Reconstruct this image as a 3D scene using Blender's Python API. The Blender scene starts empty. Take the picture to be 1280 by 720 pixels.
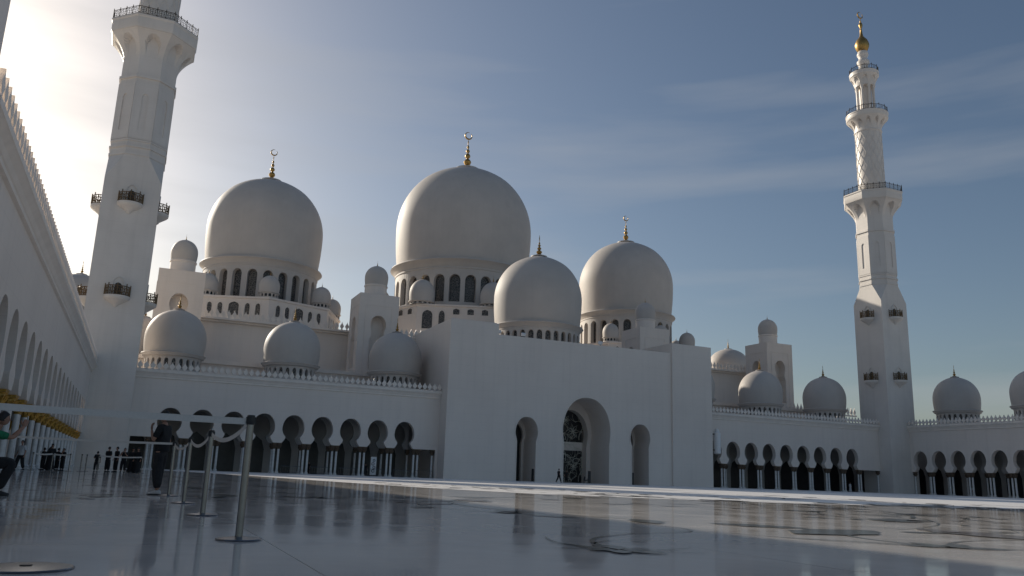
import bpy, math, random
from mathutils import Vector, Matrix
random.seed(7)
R = math.radians
PI = math.pi
scene = bpy.context.scene
col = scene.collection

# ------------------------------------------------------------------ settings
SUN_AZ = -22.0      # degrees from +Y, negative = towards -X
SUN_EL = 21.5

# ------------------------------------------------------------------ helpers
class MB:
    """collects geometry, then links it as one mesh object"""
    def __init__(s):
        s.v = []; s.f = []; s.m = []; s.mi = 0
        s.fn = None
    def add(s, vs, fs):
        o = len(s.v)
        if s.fn: vs = [s.fn(*p) for p in vs]
        s.v += [tuple(p) for p in vs]
        for f in fs:
            s.f.append(tuple(i + o for i in f)); s.m.append(s.mi)
    def box(s, x0, x1, y0, y1, z0, z1):
        v = [(x0,y0,z0),(x1,y0,z0),(x1,y1,z0),(x0,y1,z0),(x0,y0,z1),(x1,y0,z1),(x1,y1,z1),(x0,y1,z1)]
        s.add(v, [(0,3,2,1),(4,5,6,7),(0,1,5,4),(1,2,6,5),(2,3,7,6),(3,0,4,7)])
    def lathe(s, prof, n=32, c=(0,0,0), rot=0.0, a0=0.0, a1=2*PI, cap=True):
        full = abs(a1 - a0 - 2*PI) < 1e-6
        k = n if full else n + 1
        vs = []
        for r, z in prof:
            for i in range(k):
                a = rot + a0 + (a1 - a0) * i / n
                vs.append((c[0] + r*math.cos(a), c[1] + r*math.sin(a), c[2] + z))
        fs = []
        for j in range(len(prof) - 1):
            for i in range(n):
                i2 = (i + 1) % k
                fs.append((j*k + i, j*k + i2, (j+1)*k + i2, (j+1)*k + i))
        if full and cap:
            if prof[0][0] > 1e-4: fs.append(tuple(reversed(range(k))))
            if prof[-1][0] > 1e-4: fs.append(tuple((len(prof)-1)*k + i for i in range(k)))
        s.add(vs, fs)
    def surf(s, fr, prof_z, n, c=(0,0,0), rot=0.0):
        """radius as a function fr(theta, z)"""
        vs = []
        for z in prof_z:
            for i in range(n):
                a = 2*PI*i/n
                r = fr(a, z)
                vs.append((c[0] + r*math.cos(a+rot), c[1] + r*math.sin(a+rot), c[2] + z))
        fs = []
        for j in range(len(prof_z)-1):
            for i in range(n):
                i2 = (i+1) % n
                fs.append((j*n+i, j*n+i2, (j+1)*n+i2, (j+1)*n+i))
        fs.append(tuple(reversed(range(n)))); fs.append(tuple((len(prof_z)-1)*n+i for i in range(n)))
        s.add(vs, fs)
    def tube(s, pts, r, n=6, closed=False):
        pts = [Vector(p) for p in pts]
        rs = r if isinstance(r, (list, tuple)) else [r]*len(pts)
        N = len(pts); vs = []
        prev = None
        for i, p in enumerate(pts):
            a = pts[(i-1) % N] if (closed or i > 0) else p
            b = pts[(i+1) % N] if (closed or i < N-1) else p
            t = (b - a).normalized()
            if prev is None:
                up = Vector((0,0,1)) if abs(t.z) < .9 else Vector((1,0,0))
                u = t.cross(up).normalized()
            else:
                u = (prev - t*prev.dot(t)).normalized()
            prev = u; w = t.cross(u)
            for k in range(n):
                an = 2*PI*k/n
                vs.append(tuple(p + (u*math.cos(an) + w*math.sin(an))*rs[i]))
        fs = []
        for i in range(N if closed else N-1):
            j = (i+1) % N
            for k in range(n):
                k2 = (k+1) % n
                fs.append((i*n+k, i*n+k2, j*n+k2, j*n+k))
        if not closed:
            fs.append(tuple(reversed(range(n)))); fs.append(tuple((N-1)*n+k for k in range(n)))
        s.add(vs, fs)
    def prism(s, poly, d0, d1):
        """poly of (u,z) in the plane y; extruded from y=d0 to d1"""
        n = len(poly)
        vs = [(u, d0, z) for u, z in poly] + [(u, d1, z) for u, z in poly]
        fs = [tuple(range(n)), tuple(reversed(range(n, 2*n)))]
        for i in range(n):
            j = (i+1) % n
            fs.append((i, i+n, j+n, j))
        s.add(vs, fs)
    def bay(s, x0, x1, z0, z1, xc, prof, d0, d1, sub=1, back=True):
        """wall bay from x0..x1, z0..z1 with an opening of half widths prof [(hw,z)..] from the bottom up
        (z must not fall); front at y=d0, back at y=d1"""
        for d, flip in ((d0, 0), (d1, 1)):
            if d == d1 and not back: continue
            for sg, xe in ((-1, x0), (1, x1)):
                for (h0, a), (h1, b) in zip(prof[:-1], prof[1:]):
                    if b - a < 1e-6: continue
                    q = [(xe, d, a), (xc + sg*h0, d, a), (xc + sg*h1, d, b), (xe, d, b)]
                    s.add(q, [(0,1,2,3)])
            zt = prof[-1][1]
            if z1 > zt:
                for k in range(2*sub):
                    xa = x0 + (x1-x0)*k/(2*sub); xb = x0 + (x1-x0)*(k+1)/(2*sub)
                    s.add([(xa,d,zt),(xb,d,zt),(xb,d,z1),(xa,d,z1)], [(0,1,2,3)])
            zb = prof[0][1]
            if zb > z0:
                s.add([(x0,d,z0),(xc,d,z0),(x1,d,z0),(x1,d,zb),(xc+prof[0][0],d,zb),(xc-prof[0][0],d,zb),(x0,d,zb)],
                      [(0,1,2,3,4,5,6)])
        for sg in (-1, 1):
            for (h0, a), (h1, b) in zip(prof[:-1], prof[1:]):
                s.add([(xc+sg*h0,d0,a),(xc+sg*h0,d1,a),(xc+sg*h1,d1,b),(xc+sg*h1,d0,b)], [(0,1,2,3)])
        if prof[0][1] > z0:
            h, a = prof[0]
            s.add([(xc-h,d0,a),(xc+h,d0,a),(xc+h,d1,a),(xc-h,d1,a)], [(0,1,2,3)])
    def build(s, name, mat, parent=None, smooth=None, loc=None):
        me = bpy.data.meshes.new(name)
        me.from_pydata(s.v, [], s.f)
        mats = mat if isinstance(mat, (list, tuple)) else [mat]
        for m in mats: me.materials.append(m)
        if len(mats) > 1: me.polygons.foreach_set('material_index', s.m)
        if smooth is not None:
            me.polygons.foreach_set('use_smooth', [True]*len(me.polygons))
            me.update()
            me.set_sharp_from_angle(angle=R(smooth))
        me.update()
        o = bpy.data.objects.new(name, me); col.objects.link(o)
        if parent: o.parent = parent
        if loc: o.location = loc
        return o

def tag(o, label=None, cat=None, group=None, kind=None):
    if label: o['label'] = label
    if cat: o['category'] = cat
    if group: o['group'] = group
    if kind: o['kind'] = kind
    return o
def empty(name, loc=(0,0,0), rz=0.0):
    o = bpy.data.objects.new(name, None); col.objects.link(o)
    o.location = loc; o.rotation_euler = (0,0,rz); o.empty_display_size = .3
    return o
def kids(o): return [c for c in bpy.data.objects if c.parent == o]
def copy_tree(o, parent=None):
    c = o.copy(); col.objects.link(c); c.parent = parent
    for ch in kids(o): copy_tree(ch, c)
    return c

# ------------------------------------------------------------------ materials
def mat(name):
    m = bpy.data.materials.new(name); m.use_nodes = True
    nt = m.node_tree; b = nt.nodes['Principled BSDF']
    return m, nt, b
def N(nt, t, **k):
    n = nt.nodes.new(t)
    for a, v in k.items():
        if a in n.inputs: n.inputs[a].default_value = v
        else: setattr(n, a, v)
    return n
def stone(name, c0, c1, rough=.5, scale=.35, bump=.02, streak=0.0, joints=None, spec=.4):
    """plaster / marble: two close tones mixed by large + small noise, faint run-off streaks, faint panel joints"""
    m, nt, b = mat(name); L = nt.links.new
    tc = N(nt, 'ShaderNodeTexCoord')
    n1 = N(nt, 'ShaderNodeTexNoise', Scale=scale, Detail=6.0, Roughness=.6)
    L(tc.outputs['Object'], n1.inputs['Vector'])
    r = N(nt, 'ShaderNodeValToRGB')
    r.color_ramp.elements[0].position = .35; r.color_ramp.elements[1].position = .68
    r.color_ramp.elements[0].color = (*c0, 1); r.color_ramp.elements[1].color = (*c1, 1)
    L(n1.outputs['Fac'], r.inputs['Fac'])
    out = r.outputs['Color']
    if streak:
        mp = N(nt, 'ShaderNodeMapping'); mp.inputs['Scale'].default_value = (1.6, 1.6, .07)
        L(tc.outputs['Object'], mp.inputs['Vector'])
        n2 = N(nt, 'ShaderNodeTexNoise', Scale=1.0, Detail=5.0)
        L(mp.outputs['Vector'], n2.inputs['Vector'])
        r2 = N(nt, 'ShaderNodeValToRGB')
        r2.color_ramp.elements[0].position = .5; r2.color_ramp.elements[1].position = .75
        r2.color_ramp.elements[0].color = (1,1,1,1); r2.color_ramp.elements[1].color = (1-streak,)*3 + (1,)
        L(n2.outputs['Fac'], r2.inputs['Fac'])
        mx = N(nt, 'ShaderNodeMix', data_type='RGBA', blend_type='MULTIPLY'); mx.inputs[0].default_value = 1
        L(out, mx.inputs[6]); L(r2.outputs['Color'], mx.inputs[7]); out = mx.outputs[2]
    if joints:
        sep = N(nt, 'ShaderNodeSeparateXYZ'); L(tc.outputs['Object'], sep.inputs[0])
        fac = None
        for ax, step in joints:
            d = N(nt, 'ShaderNodeMath', operation='DIVIDE'); d.inputs[1].default_value = step
            L(sep.outputs[ax], d.inputs[0])
            f = N(nt, 'ShaderNodeMath', operation='FRACT'); L(d.outputs[0], f.inputs[0])
            c = N(nt, 'ShaderNodeMath', operation='LESS_THAN'); c.inputs[1].default_value = .022/step*1.0
            L(f.outputs[0], c.inputs[0])
            if fac is None: fac = c.outputs[0]
            else:
                mm = N(nt, 'ShaderNodeMath', operation='MAXIMUM'); L(fac, mm.inputs[0]); L(c.outputs[0], mm.inputs[1]); fac = mm.outputs[0]
        mx = N(nt, 'ShaderNodeMix', data_type='RGBA', blend_type='MULTIPLY')
        L(fac, mx.inputs[0]); L(out, mx.inputs[6]); mx.inputs[7].default_value = (.9,.9,.9,1); out = mx.outputs[2]
    L(out, b.inputs['Base Color'])
    b.inputs['Roughness'].default_value = rough
    b.inputs['Specular IOR Level'].default_value = spec
    if bump:
        n3 = N(nt, 'ShaderNodeTexNoise', Scale=6.0, Detail=4.0); L(tc.outputs['Object'], n3.inputs['Vector'])
        bp = N(nt, 'ShaderNodeBump', Strength=.3, Distance=bump)
        L(n3.outputs['Fac'], bp.inputs['Height']); L(bp.outputs['Normal'], b.inputs['Normal'])
    return m
def simple(name, c, rough=.5, metal=0.0, var=.25, scale=8.0, spec=.5):
    m, nt, b = mat(name); L = nt.links.new
    tc = N(nt, 'ShaderNodeTexCoord'); n1 = N(nt, 'ShaderNodeTexNoise', Scale=scale, Detail=4.0)
    L(tc.outputs['Object'], n1.inputs['Vector'])
    r = N(nt, 'ShaderNodeValToRGB')
    r.color_ramp.elements[0].color = tuple(x*(1-var) for x in c) + (1,)
    r.color_ramp.elements[1].color = tuple(min(1, x*(1+var)) for x in c) + (1,)
    r.color_ramp.elements[0].position = .3; r.color_ramp.elements[1].position = .7
    L(n1.outputs['Fac'], r.inputs['Fac']); L(r.outputs['Color'], b.inputs['Base Color'])
    b.inputs['Roughness'].default_value = rough; b.inputs['Metallic'].default_value = metal
    b.inputs['Specular IOR Level'].default_value = spec
    return m

M = {}
M['wall']   = stone('white_marble_cladding', (.74,.66,.595), (.80,.72,.65), rough=.5, scale=.12, bump=.004, streak=.05, joints=((2,1.2),))
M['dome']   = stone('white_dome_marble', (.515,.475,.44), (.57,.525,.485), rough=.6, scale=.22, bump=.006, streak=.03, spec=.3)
M['trim']   = stone('white_carved_marble', (.76,.69,.62), (.84,.76,.69), rough=.5, scale=.9, bump=.01)
M['minaret']= stone('minaret_marble', (.68,.63,.58), (.75,.70,.65), rough=.45, scale=.2, bump=.004, streak=.06, joints=((2,1.5),))
M['column'] = stone('column_marble', (.60,.59,.57), (.76,.75,.73), rough=.25, scale=2.5, bump=.002)
M['gold']   = simple('gold_leaf', (.40,.26,.09), rough=.42, metal=.9)
M['palm']   = simple('gilded_palm_capital', (.50,.29,.06), rough=.45, metal=.55, var=.45, scale=14)
M['palm_dark'] = simple('dark_palm_capital', (.13,.09,.06), rough=.55, metal=.2, var=.45, scale=14)  # darker, browner version of the gilded palm capital
M['bronze'] = simple('dark_bronze_railing', (.07,.055,.04), rough=.5, metal=.6)
M['steel']  = simple('brushed_steel', (.21,.21,.22), rough=.24, metal=1.0, var=.08)
M['black']  = simple('black_plastic', (.015,.015,.017), rough=.45)
M['belt']   = simple('white_webbing', (.64,.59,.54), rough=.8, var=.05, scale=60)
M['dark']   = simple('dark_interior_glass', (.012,.012,.014), rough=.35, var=.5, scale=1.0)
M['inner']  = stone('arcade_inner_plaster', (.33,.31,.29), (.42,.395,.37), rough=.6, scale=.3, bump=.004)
M['skin']   = simple('skin', (.35,.19,.13), rough=.55, var=.1)
M['hair']   = simple('black_hair', (.012,.010,.010), rough=.55, var=.5, scale=60)
M['cloth_black'] = simple('black_cotton', (.014,.014,.016), rough=.9, var=.4, scale=25)
M['trousers'] = simple('charcoal_trousers', (.022,.021,.023), rough=.9, var=.4, scale=20)
M['green']  = simple('green_cotton', (.015,.16,.075), rough=.9, var=.25, scale=20)
M['white_cloth'] = simple('white_cotton', (.6,.6,.6), rough=.9, var=.15, scale=20)
M['shoe']   = simple('white_sneaker_leather', (.55,.53,.52), rough=.6, var=.15, scale=20)
M['sole']   = simple('dark_rubber_sole', (.03,.03,.03), rough=.8)
M['lamp']   = simple('white_painted_metal', (.8,.8,.8), rough=.4, var=.04)
M['poster'] = simple('white_poster_board', (.75,.75,.75), rough=.5, var=.04)
M['inlay']  = simple('grey_green_marble_inlay', (.16,.165,.155), rough=.1, var=.4, scale=3.0, spec=.42)
M['inlay2'] = simple('brown_grey_marble_inlay', (.30,.265,.25), rough=.1, var=.3, scale=3.0, spec=.42)

def lattice_mat():
    m, nt, b = mat('carved_lattice_glass'); L = nt.links.new
    tc = N(nt, 'ShaderNodeTexCoord')
    v = N(nt, 'ShaderNodeTexVoronoi', feature='DISTANCE_TO_EDGE', Scale=2.6); L(tc.outputs['Object'], v.inputs['Vector'])
    r = N(nt, 'ShaderNodeValToRGB')
    r.color_ramp.elements[0].position = .05; r.color_ramp.elements[1].position = .10
    r.color_ramp.elements[0].color = (.16,.145,.13,1); r.color_ramp.elements[1].color = (.022,.022,.026,1)
    L(v.outputs['Distance'], r.inputs['Fac']); L(r.outputs['Color'], b.inputs['Base Color'])
    b.inputs['Roughness'].default_value = .35
    return m
M['lattice'] = lattice_mat()

def floor_mat():
    m, nt, b = mat('polished_white_marble_floor'); L = nt.links.new
    tc = N(nt, 'ShaderNodeTexCoord')
    n1 = N(nt, 'ShaderNodeTexNoise', Scale=.16, Detail=8.0, Roughness=.62); L(tc.outputs['Object'], n1.inputs['Vector'])
    r = N(nt, 'ShaderNodeValToRGB')
    r.color_ramp.elements[0].position = .36; r.color_ramp.elements[1].position = .66
    r.color_ramp.elements[0].color = (.70,.65,.605,1); r.color_ramp.elements[1].color = (.80,.75,.70,1)
    L(n1.outputs['Fac'], r.inputs['Fac'])
    # slab joints, 4.2 m along both axes, one lands close to the near stanchion
    sep = N(nt, 'ShaderNodeSeparateXYZ'); L(tc.outputs['Object'], sep.inputs[0])
    fac = None
    for ax, step, off in ((0, 4.2, -1.18), (1, 4.2, .7)):
        a = N(nt, 'ShaderNodeMath', operation='ADD'); a.inputs[1].default_value = off + 420
        L(sep.outputs[ax], a.inputs[0])
        d = N(nt, 'ShaderNodeMath', operation='DIVIDE'); d.inputs[1].default_value = step; L(a.outputs[0], d.inputs[0])
        f = N(nt, 'ShaderNodeMath', operation='FRACT'); L(d.outputs[0], f.inputs[0])
        c = N(nt, 'ShaderNodeMath', operation='LESS_THAN'); c.inputs[1].default_value = .012/step; L(f.outputs[0], c.inputs[0])
        if fac is None: fac = c.outputs[0]
        else:
            mm = N(nt, 'ShaderNodeMath', operation='MAXIMUM'); L(fac, mm.inputs[0]); L(c.outputs[0], mm.inputs[1]); fac = mm.outputs[0]
    mx = N(nt, 'ShaderNodeMix', data_type='RGBA'); L(fac, mx.inputs[0]); L(r.outputs['Color'], mx.inputs[6]); mx.inputs[7].default_value = (.12,.12,.12,1)
    L(mx.outputs[2], b.inputs['Base Color'])
    # gloss varies slab by slab and with scuffs
    n2 = N(nt, 'ShaderNodeTexNoise', Scale=.9, Detail=5.0); L(tc.outputs['Object'], n2.inputs['Vector'])
    mr = N(nt, 'ShaderNodeMapRange'); mr.inputs['From Min'].default_value = .3; mr.inputs['From Max'].default_value = .7
    mr.inputs['To Min'].default_value = .04; mr.inputs['To Max'].default_value = .12
    L(n2.outputs['Fac'], mr.inputs['Value']); L(mr.outputs[0], b.inputs['Roughness'])
    n3 = N(nt, 'ShaderNodeTexNoise', Scale=1.6, Detail=3.0); L(tc.outputs['Object'], n3.inputs['Vector'])
    bp = N(nt, 'ShaderNodeBump', Strength=.3, Distance=.006); L(n3.outputs['Fac'], bp.inputs['Height']); L(bp.outputs['Normal'], b.inputs['Normal'])
    b.inputs['Specular IOR Level'].default_value = .42
    return m
M['floor'] = floor_mat()

# ------------------------------------------------------------------ shared shapes
def keyhole(hw_bulb, z_c, z_top, hw_neck, z_neck, hw_foot, z_foot, n=14):
    """half profile: foot -> concave flare to neck -> round bulb -> pointed top"""
    p = []
    for i in range(6):
        t = i/5
        p.append((hw_foot + (hw_neck-hw_foot)*math.sin(t*PI/2), z_foot + (z_neck-z_foot)*t))
    a0 = -math.acos(min(1, hw_neck/hw_bulb))
    r0 = hw_bulb
    zn = z_c + r0*math.sin(a0)
    if zn < z_neck: zn = z_neck
    for i in range(1, n+1):
        a = a0 + (PI/2 - a0)*i/n
        h = r0*math.cos(a); z = z_c + r0*math.sin(a)
        if a > 0:
            z = z_c + (z_top - z_c)*math.sin(a)**1.0
            h = r0*math.cos(a)**.92 if math.cos(a) > 0 else 0
            if i == n: h = 0
        z = max(z, z_neck + .002*i)
        p.append((h, z))
    return p
def round_arch(hw, z0, zs, ztop, n=8):
    p = [(hw, z0), (hw, zs)]
    for i in range(1, n+1):
        a = PI/2*i/n
        p.append((max(0, hw*math.cos(a)**.9) if i < n else 0, zs + (ztop-zs)*math.sin(a)))
    return p

def dome_profile(Rm, zc, zr, zt, rb=.955):
    p = []
    for i in range(7):
        t = 1 - i/6
        p.append((Rm*(1-(1-rb)*t*t), zc - (zc-zr)*t))
    H = zt - zc
    for i in range(1, 25):
        a = PI/2*i/24
        r = Rm*math.cos(a); z = zc + H*.975*math.sin(a)
        if i > 13: r *= 1 - .24*((i-13)/11.)**1.5
        if i >= 23:
            z = zc + H*(.975*math.sin(a) + .025*(i-22)/2.)
        p.append((max(r, .0), z))
    return p

FIN = [(.0,.0),(.30,.0),(.34,.04),(.20,.07),(.12,.09),(.21,.14),(.24,.19),(.17,.245),(.08,.27),(.075,.285),(.155,.325),(.17,.36),(.12,.405),(.055,.425),
       (.05,.44),(.11,.475),(.12,.50),(.08,.535),(.04,.55),(.035,.565),(.075,.595),(.08,.615),(.04,.65),(.025,.67),(.02,.73),(.045,.755),(.02,.78),(.012,.85),(.0,.87)]
def finial(parent, x, y, z, h, w, crescent=False):
    b = MB()
    b.lathe([(r*w, zz*h) for r, zz in FIN], 14, (x, y, z))
    if crescent:
        # crescent nearly closed into a ring, facing the courtyard
        cz = z + h*.935; rr = h*.095
        pts = []; rad = []
        for i in range(23):
            a = R(60+14) + R(332)*i/22
            pts.append((x + rr*math.cos(a), y, cz + rr*math.sin(a)))
            rad.append(.017*h*(.25 + math.sin(PI*i/22)))
        b.tube(pts, rad, 6)
    else:
        b.lathe([(.05*w,.80*h),(.012*w,1.0*h),(0,1.0*h)], 6, (x,y,z))
    return b.build('finial', M['gold'], parent, smooth=40)

def drum(parent, c, r, z0, z1, nwin, hw, wz0, wzs, wzt, depth, mw='lattice', name='drum', flat=False):
    """cylindrical wall with arched windows all round; window panes as separate children on the court side"""
    b = MB()
    circ = 2*PI*r; step = circ/nwin
    def wrap(x, y, z):
        a = x/r; rr = r - y
        return (c[0] + rr*math.sin(a), c[1] - rr*math.cos(a), z)
    b.fn = wrap
    pr = round_arch(hw, wz0, wzs, wzt)
    for k in range(nwin):
        xc = k*step
        b.bay(xc-step/2, xc+step/2, z0, z1, xc, pr, 0, depth, sub=2, back=False)
    o = b.build(name, M['dome'], parent, smooth=35)
    for k in range(nwin):
        a = 2*PI*k/nwin
        aa = (a + PI) % (2*PI) - PI
        w = MB(); w.fn = wrap
        n = 4; xs = [k*step - hw*1.02 + 2.04*hw*i/n for i in range(n+1)]
        vs = [(x, depth*.92, wz0-.02) for x in xs] + [(x, depth*.92, wzt+.02) for x in xs]
        w.add(vs, [(i, i+1, i+n+2, i+n+1) for i in range(n)])
        if abs(aa) < R(112): w.build('window', M[mw], parent)
        elif abs(aa) <= PI: 
            w.build('window', M[mw], parent)
    return o

def big_dome(parent, name, c, Rm, zc, zr, zt, fin_h, nwin, hw, z_drum0, wz0, wzs, wzt, depth, rdrum=.965, fw=None):
    """dome shell with drum, ring moulding, windows and finial below it (sub-parts of the shell)"""
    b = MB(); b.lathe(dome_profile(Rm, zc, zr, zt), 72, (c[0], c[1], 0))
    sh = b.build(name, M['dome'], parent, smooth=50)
    g = MB(); k = max(Rm/12.0, .45)
    rd = Rm*rdrum
    g.lathe([(Rm*.955, zr+.05*k), (Rm*1.0, zr), (Rm*1.035, zr-.12*k), (Rm*1.045, zr-.35*k), (Rm*1.03, zr-.5*k), (Rm*1.0, zr-.75*k), (Rm*.985, zr-1.1*k), (rd+.03*k, zr-1.45*k),
             (rd+.12*k, zr-1.5*k), (rd+.12*k, zr-1.75*k), (rd, zr-1.8*k)], 72, (c[0], c[1], 0), cap=False)
    g.build('cornice_ring', M['dome'], sh, smooth=40)
    drum(sh, c, rd, z_drum0, zr-1.78*k, nwin, hw, wz0, wzs, wzt, depth)
    # carved cap under the finial
    p = MB()
    p.lathe([(Rm*.19, zt-Rm*.035), (Rm*.185, zt-Rm*.012), (Rm*.10, zt+Rm*.004), (Rm*.05, zt+Rm*.03), (0, zt+Rm*.035)], 32, (c[0], c[1], 0), cap=False)
    p.build('cap_collar', M['dome'], sh, smooth=40)
    finial(sh, c[0], c[1], zt, fin_h, fw or fin_h*.42, fin_h > 5)
    return sh
def small_dome(parent, name, c, Rm, zr, zt, fin_h, z0, nhole=12, crescent=False):
    b = MB()
    zc = zr + (zt-zr)*.34
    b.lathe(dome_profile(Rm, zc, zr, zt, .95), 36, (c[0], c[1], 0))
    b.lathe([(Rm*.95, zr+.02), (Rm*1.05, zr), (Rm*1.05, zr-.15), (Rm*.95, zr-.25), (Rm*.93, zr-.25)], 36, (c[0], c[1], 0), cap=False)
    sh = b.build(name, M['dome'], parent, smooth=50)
    if nhole:
        rd = Rm*.93
        zh = zr-.25
        drum(sh, c, rd, z0, zh, nhole, .16*Rm*.93, z0 + (zh-z0)*.25, z0 + (zh-z0)*.55, z0 + (zh-z0)*.88, .25, 'dark')
    else:
        d = MB(); d.lathe([(Rm*.93, z0), (Rm*.93, zr-.24)], 32, (c[0], c[1], 0), cap=False); d.build('drum', M['dome'], sh, smooth=40)
    finial(sh, c[0], c[1], zt, fin_h, fin_h*.42, crescent)
    return sh

MER = [(-.13,0),(.13,0),(.10,.22),(.26,.50),(.30,.68),(.18,.92),(.07,1.12),(0,1.42),(-.07,1.12),(-.18,.92),(-.30,.68),(-.26,.50),(-.10,.22)]
def merlons(b, x0, x1, y, z, step=.78, h=1.0, w=1.0, t=.16):
    n = max(1, int(round((x1-x0)/step)))
    st = (x1-x0)/n
    for i in range(n):
        xc = x0 + st*(i+.5)
        b.prism([(xc+u*w, z+v*h) for u, v in MER], y-t/2, y+t/2)

# ------------------------------------------------------------------ arcades
AP = keyhole(1.52, 6.1, 8.0, 1.0, 4.95, 1.45, 4.1)
def arcade(name, label, L, centres, frame, depth=9.0, gold=True, ends=True, xstart=0.0, back=None, palm='palm_dark'):
    """straight arcade along its own x axis (0..L), front at y=0, going back to +y; frame = (loc, rz).
    centres = x of the arch centres"""
    root = empty(name, frame[0], frame[1]); tag(root, label, 'arcade')
    wall = MB(); zt = 12.76
    xs = [centres[0]-2.015] + [c+2.015 for c in centres]
    for c in centres: wall.bay(c-2.015, c+2.015, 4.1, zt, c, AP, 0, .85, sub=1)
    for xa, xb in ((xstart, xs[0]), (xs[-1], L)):
        if xb - xa > .01:
            wall.box(xa, xb, 0, .85, 4.1, zt)
    # soffit strips over the columns
    for i, x in enumerate(xs):
        a = x-.565 if i else xstart; bb = x+.565 if i < len(xs)-1 else L
        wall.add([(a,0,4.1),(bb,0,4.1),(bb,.85,4.1),(a,.85,4.1)], [(0,1,2,3)])
    # end piers down to the floor
    if ends:
        wall.box(xstart, xs[0]-2.5 if xs[0]-2.5 > xstart+.3 else xstart+.4, .002, .85, 0, 4.1)
        wall.box(L-.5, L, .002, .85, 0, 4.1)
    wall.build('wall', M['wall'], root)
    # second arcade row and roof slab
    inn = MB()
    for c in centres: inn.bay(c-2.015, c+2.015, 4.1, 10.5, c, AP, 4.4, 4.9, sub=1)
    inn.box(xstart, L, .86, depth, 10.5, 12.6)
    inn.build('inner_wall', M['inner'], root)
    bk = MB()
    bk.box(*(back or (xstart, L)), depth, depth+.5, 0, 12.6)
    bk.build('back_wall', M['inner'], root)
    dr = MB()
    bx0, bx1 = back or (xstart, L)
    q_ = int((centres[0]-bx0-2)//4.03); allc = [centres[0]+4.03*j for j in range(-q_, int((bx1-centres[0]-2)//4.03)+1)]
    for i, c in enumerate(allc):
        dr.prism([(c-1.5,0),(c+1.5,0),(c+1.5,3.3),(c+1.1,4.6),(c,5.4),(c-1.1,4.6),(c-1.5,3.3)], depth-.03, depth-.01)
    dr.build('dark_doorways', M['dark'], root)
    # cornice, coping and pointed merlons
    cn = MB()
    prof = [(0,11.7),(.18,11.75),(.18,11.95),(.24,12.0),(.34,12.22),(.55,12.45),(.6,12.48),(.6,12.76),(0.0,12.76)]
    n = len(prof)
    vs = [(xstart, -d, z) for d, z in prof] + [(L, -d, z) for d, z in prof]
    cn.add(vs, [(i, i+n, i+1+n, i+1) for i in range(n-1)] + [tuple(range(n)), tuple(reversed(range(n, 2*n)))])
    cn.build('cornice', M['trim'], root)
    me = MB(); merlons(me, xstart+.1, L-.1, -.42, 12.85, h=.78, w=1.15, t=.2)
    me.box(xstart, L, -.52, -.32, 12.7, 12.9)
    me.build('parapet', M['trim'], root)
    # columns: a pair under each pier
    proto = None
    spots = []
    for x in xs:
        for dx in (-.3, .3):
            spots.append((x+dx, .42, 1))
        if gold: spots.append((x, 4.65, 0))
    last = xs[-1]
    if L - last > 2.2 and ends: spots += [(L-.85, .42, 1)]
    for (x, y, k) in spots:
        if proto is None:
            c = MB()
            c.lathe([(.27,0),(.27,.08),(.22,.12),(.25,.18),(.25,.24),(.17,.32),(.16,1.2),(.155,3.25),(.17,3.3)], 12, (0,0,0))
            c.box(-.3,.3,-.3,.3,-.001,.05)
            proto = c.build('column', M['column'], root, smooth=40)
            cp = MB()
            cp.lathe([(.165,3.26),(.20,3.30),(.17,3.36),(.25,3.5),(.24,3.62),(.33,3.75),(.30,3.85),(.36,3.95),(.33,3.97)], 12, (0,0,0))
            for q in range(8):      # palm fronds curling out of the capital
                a = 2*PI*q/8
                ca, sa = math.cos(a), math.sin(a)
                cp.tube([(.18*ca,.18*sa,3.4),(.29*ca,.29*sa,3.62),(.37*ca,.37*sa,3.8),(.42*ca,.42*sa,3.74)], [.05,.06,.05,.015], 5)
            cp.box(-.34,.34,-.34,.34,3.97,4.1)
            cap = cp.build('capital', M[palm], proto, smooth=40)
            proto.location = (x, y, 0)
        else:
            d = proto.copy(); col.objects.link(d); d.location = (x, y, 0)
            e = cap.copy(); col.objects.link(e); e.parent = d
    return root

YF = 118.4
def roof_dome(parent, x, y, local=None):
    return big_dome(parent, 'dome', (x, y), 4.2, 18.3, 16.1, 22.8, 2.3, 24, .27, 12.7, 13.75, 14.75, 15.2, .35, rdrum=.90, fw=1.15)

a1 = arcade('arcade', 'long white arcade of keyhole arches between the near minaret and the tall entrance block', 42.6,
            [4.95+4.03*k for k in range(9)], ((-1.25, YF, 0), 0), back=(-14, 42.6))
for x in (3.4, 20.0, 36.3): roof_dome(a1, x+1.25, 8.8)
b = MB(); b.box(-3, 42.6, .9, 15.5, 12.55, 12.75); b.build('roof', M['wall'], a1)
a2 = arcade('arcade', 'white arcade of keyhole arches between the entrance block and the far right minaret', 43.2,
            [3.3+4.03*k for k in range(9)], ((89.0, YF, 0), 0), back=(0, 57))
for x in (94.2, 110.5, 127.0): roof_dome(a2, x-89.0, 8.8)
b = MB(); b.box(0, 43.2, .9, 15.5, 12.55, 12.75); b.build('roof', M['wall'], a2)
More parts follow.
